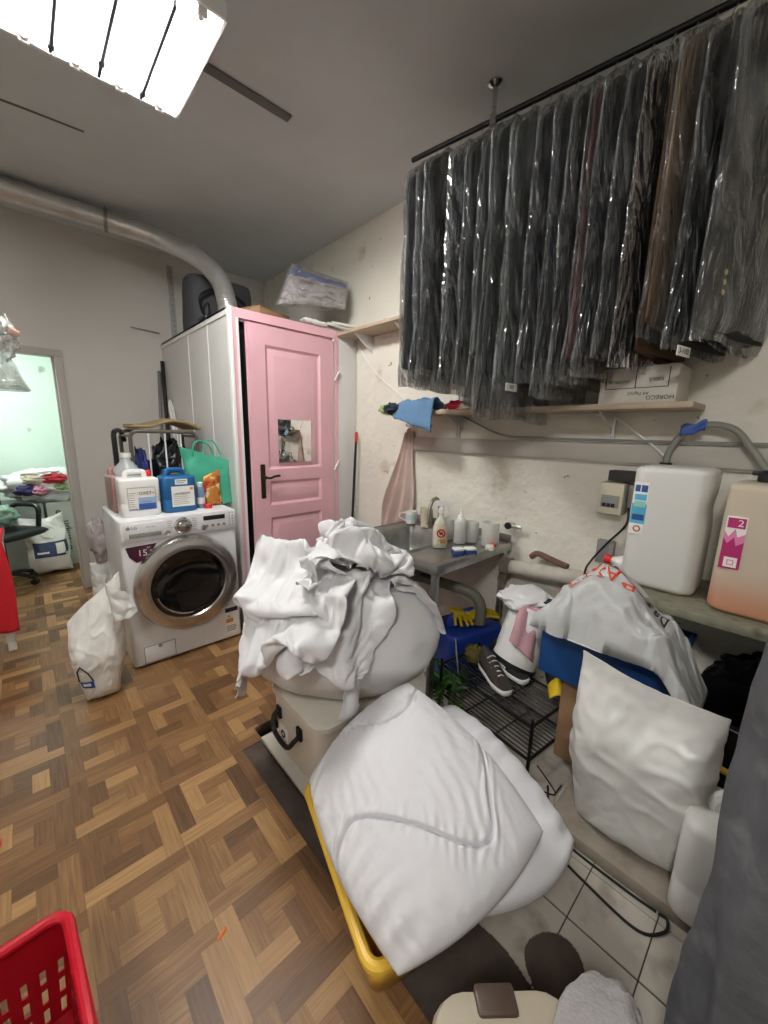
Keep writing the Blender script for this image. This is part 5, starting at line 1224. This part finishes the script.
# ================================================================ sacks, jugs and things under the counter
def sim_pillow(w, h, press, nu=44, nv=66, frames=22, shrink=0.0, seed=1):
    """two flat sheets sewn round the edge and blown up: gives a sack its own creases. Returns verts in (x, y=thickness, z)."""
    bm = bmesh.new(); F, B = {}, {}
    for i in range(nu+1):
        for j in range(nv+1):
            x, z = (i/nu-.5)*w, j/nv*h; ed = i in (0, nu) or j in (0, nv); n = .004*nz((x*20, z*20, seed), 1)
            F[i, j] = bm.verts.new((x, 0 if ed else -.006+n, z)); B[i, j] = F[i, j] if ed else bm.verts.new((x, .006+n, z))
    for i in range(nu):
        for j in range(nv):
            bm.faces.new((F[i, j], F[i+1, j], F[i+1, j+1], F[i, j+1])); bm.faces.new((B[i, j], B[i, j+1], B[i+1, j+1], B[i+1, j]))
    me = bpy.data.meshes.new('pillow'); bm.to_mesh(me); bm.free(); o = bpy.data.objects.new('pillow_sim', me); COL.objects.link(o)
    cm = o.modifiers.new('cloth', 'CLOTH'); st = cm.settings; st.quality = 5; st.mass = .3; st.tension_stiffness = 40; st.compression_stiffness = 40; st.shear_stiffness = 15; st.bending_stiffness = .4; st.air_damping = 4
    st.use_pressure = True; st.uniform_pressure_force = press; st.effector_weights.gravity = 0.0; cm.collision_settings.use_collision = False
    st.shrink_min = shrink
    SC.frame_start, SC.frame_end = 1, frames+2; cm.point_cache.frame_end = frames+2
    for fr in range(1, frames+1): SC.frame_set(fr)
    ev = o.evaluated_get(bpy.context.evaluated_depsgraph_get()); me2 = bpy.data.meshes.new_from_object(ev)
    vs = [v.co.copy() for v in me2.vertices]; fs = [tuple(p.vertices) for p in me2.polygons]
    bpy.data.objects.remove(o); bpy.data.meshes.remove(me2); SC.frame_set(1)
    return vs, fs
PILLOWS = {}
def upright_sack(name, label, base, rz, w, d, h, m_, lean=(0, 0), seed=1, topk=.15, fill=.6, extra=None, toplean=0.0, amp=1.0, botk=.9, pk=0, flat=.0):
    t = thing(name, label, 'sack', base, rz)
    if pk not in PILLOWS: PILLOWS[pk] = sim_pillow(.46, .70, (2.6, 2.2, 4)[pk], seed=pk+2, shrink=0.0)
    vs, fs = PILLOWS[pk]
    mx = max(abs(v.x) for v in vs); my = max(abs(v.y) for v in vs); z0, z1 = min(v.z for v in vs), max(v.z for v in vs)
    bins = [max([abs(v.x) for v in vs if abs((v.z-z0)/(z1-z0)-k/24) < .03]) for k in range(25)]
    def shape(x, y, z):
        q = (z-z0)/(z1-z0); k = min(23, int(q*24)); hw = lerp(bins[k], bins[k+1], q*24-k); s = x/lerp(mx, hw, .8)/2
        pr = lerp(1.0, topk, sstep(fill-.35, 1.0, q))*(1.0+.25*sstep(.35, .05, q)); ww = w*lerp(botk, 1.0, sstep(0, .5, q))*(1-.04*sstep(.6, 1, q))
        X = s*ww; Y = y/my*d/2*pr; Z = h*q
        Y += .014*fb((s*2.2, q*2.6, seed), 1, seed, 4)*(.3+q)+.007*max(0, 1-abs(nz((s*3.3+q*2.9, q*4.6-s*2.2, seed), 1))*6)*sstep(.15, .5, q)*(1-sstep(.8, 1, q))*(1 if y > 0 else -1); X += .01*nz((q*3, seed, 0), 1)
        Z += (.012*math.sin(s*5+seed)+toplean*s)*sstep(.35, 1, q)
        return V(X+lean[0]*q*q, Y+lean[1]*q*q, max(.001, Z-.02))
    g = G(); bv = [g.bm.verts.new(shape(*v)) for v in vs]
    for f in fs: g.bm.faces.new([bv[i] for i in f])
    o = g.build('body', m_, t, world=False, ang=180); mod(o, 'SUBSURF', levels=1, render_levels=1)
    def P(s, q):   # a point of the front skin, for the printed label
        tx, tz = (s-.5)*2*mx, z0+q*(z1-z0)
        b = min((v for v in vs if v.y <= 0.0), key=lambda v: (v.x-tx)**2+(v.z-tz)**2); return shape(tx, b.y, tz)
    if extra: extra(t, P, lambda s, q: (.004, 0))
    return t
m_polysack = mat('white_polythene', 'dcdcd8', .3, bump=.15, bs=18, var=.03, bdist=.004)
upright_sack('plastic_sack', 'big white plastic sack standing on the kerb before the cardboard carton', (1.47, .24, .051), -PI/2+.06, .445, .22, .68, m_polysack, lean=(0, -.03), seed=4, topk=.06, fill=.95, toplean=-.03, botk=.76, pk=0)
can('jug', 'white plastic jug on the kerb partly behind the grey cloth', (1.43, -.07, .051), -PI/2, .30, .24, .40, m_hdpe, m_black, cap_r=.03, capoff=(.2, .1))
t = thing('tub', 'black plastic tub in the shade behind the white jug', 'tub', (1.80, .02, .05))
g = G(); g.lathe([(0, 0), (.13, 0), (.14, .01), (.165, .50), (.175, .50), (.175, .515), (.16, .515), (.135, .015), (0, .012)], (1.80, .02, .051), seg=40); g.build('body', m_black, t)
g = G(); g.tube([(1.80, .192, .50), (1.71, .18, .535), (1.64, .07, .555), (1.635, -.03, .55), (1.69, -.12, .53), (1.80, -.152, .50)], .006, 8); g.build('handle', m_gray, t)
g = G(); g.tube([(1.62, .18, .36), (1.585, .07, .425), (1.57, -.02, .43), (1.56, -.14, .41), (1.6, -.3, .2), (1.6, -.45, .06)], .011, 10); tag(g.build('hose', m_yel), 'yellow hose between the big white sack and the white jug', 'hose')
g = G(); g.tube([(1.36, .50, .008), (1.27, .40, .006), (1.235, .25, .006), (1.225, .12, .006), (1.28, .065, .006), (1.325, .065, .006), (1.325, .09, .006)], .0045, 8)
g.tube([(1.46, .52, .056), (1.345, .46, .06), (1.325, .40, .008), (1.318, .2, .008), (1.325, .095, .007)], .0045, 8); tag(g.build('power_cable', m_cable), 'black cable looped on the tiles in front of the big white sack', 'cable')
g = G(); g.tube([(1.58, .62, .006), (1.50, .50, .006), (1.46, .55, .006), (1.40, .56, .006)], .003, 6); g.tube([(1.56, .50, .006), (1.50, .50, .006)], .003, 6); tag(g.build('wire_hanger', m_blackm), 'bent black wire on the floor before the cardboard carton', 'wire')

# grey cloth over a tall stand at the right
m_greyc = mat('grey_felt', '55565a', .95, var=.22, vs=16, bump=.6, bs=45, bdist=.006, spot=('6d6e72', 11, .55, .72))
def gcl(s, q):
    P = [(1.30, -.62), (.92, -.60), (.865, -.40), (.868, -.12), (.90, -.018), (1.0, .0), (1.18, -.03), (1.32, -.12)]
    return P
g = G(); base = interp([(x, y, 0) for x, y in ((1.16, -.66), (.95, -.64), (.862, -.45), (.866, -.15), (.905, -.03), (.99, -.008), (1.10, -.03), (1.17, -.15), (1.18, -.5))], 10)
def gf(a, b):
    i = a*(len(base)-1); k = min(int(i), len(base)-2); p = base[k].lerp(base[k+1], i-k); z = 1.32*b
    n = .02*math.sin(a*34+2*nz((a*5, b*2, 1), 1))*(.35+.65*(1-b)); c = V(1.02, -.33, 0); d = (p-c).normalized()
    p = p+d*(n+.012*fb((a*9, b*5, 2), 1, 3, 3)); e = sstep(.94, 1.0, b); p = p.lerp(c, e*.55); return (p.x, p.y, z-.03*e+.002)
vs = g.grid(gf, 120, 60); g.bm.faces.new([r[-1] for r in vs][::-1]); tag(g.build('draped_cloth', m_greyc, ang=180), 'mottled grey felt cloth hanging to the floor beside the white jug', 'cloth')

# beige bin with lid and towel, bottom
BB = thing('waste_bin', 'beige lidded bin with a brown handle below the yellow crate', 'bin', (.522, .165, 0), math.radians(-41))
m_bbg = mat('beige_bin', 'b5ab98', .45, var=.05)
def rr2(z, k, r=.07): return rrect(-.15*k, .15*k, -.13*k, .13*k, z, r*k)
BBc = V(.5, .12, 0)
g = G(); g.loft([rr2(0, .82), rr2(.01, .85), rr2(.30, .98)]); g.build('body', m_bbg, BB, world=False)
g = G(); g.loft([rr2(.295, 1.0), rr2(.30, 1.03), rr2(.325, 1.03), rr2(.345, .98), rr2(.352, .88), rr2(.353, .4)]); ld = g.build('lid', m_bbg, BB, world=False)
g = G(); g.b2((-.055, .085, .335), (.03, .136, .360), .008); g.build('handle', mat('brown_plastic', '4a3a30', .45), ld, world=False)
m_fleece = mat('grey_fleece', 'a8a5a3', .95, bump=.7, bs=150, bdist=.006, var=.08)
def flf(s, q):
    a, b = s*2*PI, q*PI/2; x, y = .66+.16*math.cos(a)*math.sin(b), .06+.13*math.sin(a)*math.sin(b)
    z = .37+.085*math.cos(b)+.03*fb((x*12, y*12, 1), 1, 4, 3)-.03*sstep(.9, 1, q); return (x, y, z)
def flw(c, r, sd): return blob(c, r, sd, .16, 2.2, 70, 44)
g = G(); g.grid(flw((.645, .085, .376), (.145, .075, .026), 31), 70, 44, wrap=True); bmesh.ops.remove_doubles(g.bm, verts=g.bm.verts, dist=1e-4); tag(g.build('fleece_towel', m_fleece, ang=180), 'grey fleece towel bunched on the beige lidded bin', 'towel')

# red shopping basket and scraps, bottom left
RB = thing('basket', 'empty red slotted plastic basket standing on the parquet', 'basket', (-.196, .885, 0), math.radians(4))
bw, bl2, bh = .30, .42, .28
def wall(g, p0, p1, zt, n, m2):
    p0, p1 = Vector(p0), Vector(p1)
    g.grid(lambda s, q: p0.lerp(p1, s)*(.86+.14*q)+V(0, 0, zt*q), n*3, 15, mask=lambda s, q: not ((int(s*n*3) % 3 == 1) and .06 < q < .6 and (int(q*15) % 3 != 0)))
g = G(); c4 = [(-bw/2, -bl2/2, 0), (bw/2, -bl2/2, 0), (bw/2, bl2/2, 0), (-bw/2, bl2/2, 0)]
for a, b, n in ((0, 1, 8), (1, 2, 11), (2, 3, 8), (3, 0, 11)): wall(g, c4[a], c4[b], bh-.01, n, 0)
g.grid(lambda s, q: ((-.5+s)*bw*.86, (-.5+q)*bl2*.86, .003), 24, 33, mask=lambda s, q: not (int(s*24) % 3 == 1 and int(q*33) % 3 != 0 and .1 < s < .9 and .08 < q < .92)); o = g.build('body', mat('deep_red_plastic', 'a30f1f', .35), RB, world=False, smooth=False); mod(o, 'SOLIDIFY', thickness=.004, offset=0)
g = G(); g.tube(rrect(-bw/2, bw/2, -bl2/2, bl2/2, bh, .04), .013, 10, smooth=False, closed=True); rb2 = rrect(-bw/2-.004, bw/2+.004, -bl2/2-.004, bl2/2+.004, bh-.03, .04); g.loft([rb2, [(x, y, z+.03) for x, y, z in rb2]], cap=False); g.build('rim', m_red, RB, world=False)
g = G(); g.lathe([(0, 0), (.03, 0), (.034, .02), (.025, .05), (0, .055)], (-.262, 1.755, .001), seg=16); tag(g.build('spool', mat('orange_red_plastic', 'e6301c', .4)), 'small orange-red knob lying on the parquet behind the red basket', 'knob')
g = G(); g.grid(lambda s, q: (.252+.03*s, .958+.010*q+.012*s, .0025+.004*s*q), 6, 4); o = g.build('paper_scrap', mat('orange_scrap', 'e8752e', .6)); mod(o, 'SOLIDIFY', thickness=.001, offset=1); tag(o, 'tiny orange scrap on the parquet near the red basket', 'scrap')

# ---------------------------------------------------------------- white sack beside the washing machine
def lab_sack(t, P, T_):
    def on(s, q): p = P(s, q); return V(p[0], p[1]-T_(s, q)[0]-.003, p[2])
    g = G(); g.grid(lambda a, b: on(.10+.26*a, .20+.07*b), 8, 4); o = g.build('label', mat('sack_blue_label', '2c4f96', .5), t, world=False, ang=180)
    g = G(); g.tube([on(.10, .27)+V(0, -.002, 0), on(.14, .38), on(.20, .44), on(.30, .36), on(.36, .27)], .0035, 6, smooth=False); g.build('print_line', m_ink, t, world=False)
    g = G(); g.grid(lambda a, b: on(.15+.15*a, .225+.03*b)+V(0, -.003, 0), 5, 3); g.build('label_print', m_paper, t, world=False)
upright_sack('woven_sack', 'white woven sack with a blue label beside the washing machine', (.172, 2.52, .001), -.10, .275, .20, .60, m_sackw, lean=(.01, .05), seed=9, topk=.3, fill=.7, extra=lab_sack, toplean=.27, botk=.58, pk=1)
g = G()
def flap(s, q):
    x = .235+.115*s; z = .67-.22*q-.10*s*(1-q)+.02*q*s; y = 2.47-.02*math.sin(s*4)-.045*q; return (x+.02*q, y+.012*nz((s*4, q*4, 1), 1), z+.015*nz((s*5, q*5, 3), 1))
g.grid(flap, 20, 18)
o = g.build('bag_flap', m_polysack, bpy.data.objects['woven_sack'], ang=180); mod(o, 'SOLIDIFY', thickness=.003)
upright_sack('plastic_sack', 'white sack squeezed between the doorway and the washing machine', (.38, 3.62, .001), .0, .24, .2, .50, m_polysack, seed=13, pk=1, topk=.4, fill=.7)
g = G(); g.grid(blob((.345, 3.60, .64), (.065, .07, .16), 14, .35, 2.4, 50, 36), 50, 36, wrap=True); tag(g.build('plastic_bag', mat('greyish_bag', 'a59a9a', .35, bump=.4, bs=20, spot=('7b4a58', 6, .6, .7)), ang=180), 'crumpled greyish bag on top of the sack beside the doorway', 'bag')

# ---------------------------------------------------------------- left edge: table with red cloth, hanging plastic
Tb = thing('table', 'white table with thin legs standing before the doorway', 'table', (-.62, 3.68, 0))
g = G(); g.b2((-1.05, 3.43, .72), (-.178, 3.95, .75), .004); g.build('top', m_white, Tb)
for x in (-1.02, -.215):
    for y in (3.46, 3.92): g = G(); g.b2((x-.022, y-.022, 0), (x+.022, y+.022, .72), .003); g.build('leg', m_white, Tb)
def rc(s, q):
    x = -.55+.375*s; y = 3.415; z = .757-.625*q
    return (x+.012*math.sin(q*4)+.02*q*s, y-.012-.018*math.sin(s*13+q*2)*q, z+.02*s*q)
g = G(); g.grid(rc, 30, 30); g.grid(lambda s, q: (-.55+.375*s, 3.403+.5*q, .757), 12, 12); bmesh.ops.remove_doubles(g.bm, verts=g.bm.verts, dist=.002); o = g.build('red_cloth', m_redc, ang=60); mod(o, 'SOLIDIFY', thickness=.004, offset=1); tag(o, 'red cloth hanging over the white table edge', 'cloth')
HBX = .022
HB = thing('hanging_bag', 'clear plastic bags hanging on a string beside the doorway', 'bag', (-.045, 2.0, 1.60))
for k, (c, r) in enumerate((((-.012, 2.0, 1.80), (.045, .05, .075)), ((-.025, 2.0, 1.665), (.075, .06, .065)))):
    g = G()
    if k == 0: g.grid(blob(c, r, 40, .3, 2.5, 44, 30), 44, 30, wrap=True)
    else: g.lathe([(.03, 1.735), (.042, 1.71), (.052, 1.67), (.072, 1.625), (.066, 1.622), (.046, 1.67), (.036, 1.71)], (-.025, 2.0, 0), seg=36)
    g.build('plastic', m_filmw if k == 0 else film('clear_bell', 'd5d8d4', .25, .5, stretch=(1, 1, 1)), HB, ang=180)
g = G(); g.box((.022, 1.965, 1.82), (.03, .012, .022), .003, Euler((.2, .3, .4))); g.build('pink_tag', mat('pale_pink_paper', 'e0b9ac', .7), HB)
g = G(); g.tube([(-.04, 2.0, 1.86), (-.05, 2.0, 2.2), (-.05, 2.0, HZ)], .002, 6); g.build('string', m_white, HB)

# ================================================================ the back room
Ch = thing('office_chair', 'black leather office chair in the back room', 'chair', (-.26, 4.97, 0), -.8)
m_lea = mat('black_leather', '16171a', .4, bump=.1, bs=60)
g = G(); g.puff(lambda s, q: (-.24+.50*s, -.23+.47*q, .50), lambda s, q: ((4*s*(1-s))**.2*(4*q*(1-q))**.2*.05,)*2, 20, 20, N=(0, 0, 1)); g.build('seat', m_lea, Ch, world=False, ang=180)
g = G(); g.puff(lambda s, q: (-.20-.07*q+.03, -.22+.44*s, .58+.66*q), lambda s, q: ((4*s*(1-s))**.2*(4*q*(1-q))**.25*.05,)*2, 20, 24); g.build('backrest', m_lea, Ch, world=False, ang=180)
for y in (-.27, .27): g = G(); g.tube([(-.18, y, .52), (-.16, y*1.08, .70), (.02, y*1.08, .73), (.14, y, .70), (.12, y, .52)], .022, 10); g.build('armrest', m_black, Ch, world=False)
g = G(); g.cyl((0, 0, .10), (0, 0, .46), .028, seg=16); g.build('column', m_black, Ch, world=False)
for k in range(5):
    a = 2*PI*k/5+.2; g = G(); g.tube([(0, 0, .11), (.12*math.cos(a), .12*math.sin(a), .10), (.23*math.cos(a), .23*math.sin(a), .065)], .018, 8); sp = g.build('base_spoke', m_black, Ch, world=False)
    g = G(); c = V(.23*math.cos(a), .23*math.sin(a), .028); d = V(-math.sin(a), math.cos(a), 0)*.022; g.cyl(c-d, c+d, .027, seg=16); g.cyl(c, c+V(0, 0, .04), .01); g.build('caster', m_rub, sp, world=False)
g = G(); g.grid(blob((-.23, 4.94, .672), (.12, .12, .105), 51, .25, 2.5, 44, 30), 44, 30, wrap=True); tag(g.build('plastic_bag', mat('green_clear_bag', '7fa08e', .25, bump=.5, bs=18, alpha=.9), ang=180), 'greenish clear plastic bag on the office chair seat', 'bag')
t = thing('carton', 'white printed carton under the clothes pile in the back room', 'box', (.33, 5.55, 0))
g = G(); g.b2((.10, 5.35, 0), (.55, 5.82, .70), .005); g.build('body', mat('white_carton_back', 'c9cbc6', .7), t)
g = G(); g.text('triumph', (.235, 5.348, .33), (0, 0, 1), (-1, 0, 0), .105); g.build('print', m_ink, t, smooth=False); g = G(); g.text('e', (.19, 5.348, .60), (1, 0, -.2), (.2, 0, 1), .11); g.build('print', m_ink, t, smooth=False)
t = thing('crate', 'grey plastic tub holding the clothes pile in the back room', 'crate', (-.05, 5.6, 0))
g = G(); hollow(g, -.30, .09, 5.36, 5.82, 0, .70, .012); g.build('body', mat('pale_tub', 'a9aeaa', .5), t, smooth=False)
cols = [('d4d4d6', (.12, 5.55, .87), (.36, .26, .17)), ('b8323c', (.19, 5.36, .955), (.12, .07, .055)), ('3a3560', (-.03, 5.34, .85), (.10, .07, .055)), ('b97f90', (.07, 5.32, .84), (.07, .07, .05)), ('c5b9a5', (.03, 5.36, .955), (.10, .07, .05)), ('7c8a5e', (.25, 5.33, .86), (.07, .06, .04)), ('e4e2e0', (.10, 5.42, 1.01), (.15, .10, .045))]
nm_ = ['white clothing heap', 'red garment', 'dark violet garment', 'pink garment', 'beige garment', 'olive garment', 'white folded garment']
lbs = ['large white heap of clothing on the carton and tub in the back room', 'red garment on the clothes heap in the back room', 'dark violet garment on the clothes heap in the back room', 'pink garment on the clothes heap in the back room', 'beige garment on the clothes heap in the back room', 'olive garment on the clothes heap in the back room', 'white garment at the top of the clothes heap in the back room']
for k, ((col, c, r), lb) in enumerate(zip(cols, lbs)):
    g = G(); g.grid(blob(c, r, 60+k, .35, 2.6, 48, 32, .703), 48, 32, wrap=True); tag(g.build('garment_heap' if k == 0 else 'garment', mat('heap_'+col, col, .9, bump=.3, bs=30, var=.1), ang=180), lb, 'clothing', 'clothes heaped in the back room')
def lab_back(t, P, T_):
    def on(s, q): p = P(s, q); return V(p[0], p[1]-T_(s, q)[0]-.004, p[2])
    g = G(); g.grid(lambda a, b: on(.22+.60*a, .34+.24*b), 14, 8); g.build('label', mat('navy_label', '2a3d63', .5), t, world=False, ang=180)
    g = G(); g.grid(lambda a, b: on(.60+.16*a, .38+.17*b)+V(0, -.004, 0), 6, 4); g.grid(lambda a, b: on(.27+.2*a, .40+.03*b)+V(0, -.004, 0), 6, 2); g.build('label_print', m_paper, t, world=False, ang=180)
upright_sack('woven_sack', 'white sack with a navy label on the floor of the back room', (.075, 5.17, .001), .05, .37, .26, .62, m_sackw, lean=(-.03, .04), seed=17, botk=.95, pk=2, topk=.2, fill=.6, extra=lab_back, toplean=.03)

# ---------------------------------------------------------------- render look
SC.view_settings.view_transform = 'Standard'; SC.view_settings.look = 'None'; SC.view_settings.gamma = 1; SC.view_settings.use_curve_mapping = False
SC.view_settings.exposure = 1.48
cy = SC.cycles
cy.use_denoising = True; cy.max_bounces = 9; cy.diffuse_bounces = 5; cy.transparent_max_bounces = 40; cy.glossy_bounces = 4; cy.caustics_reflective = False; cy.caustics_refractive = False; cy.sample_clamp_indirect = 6
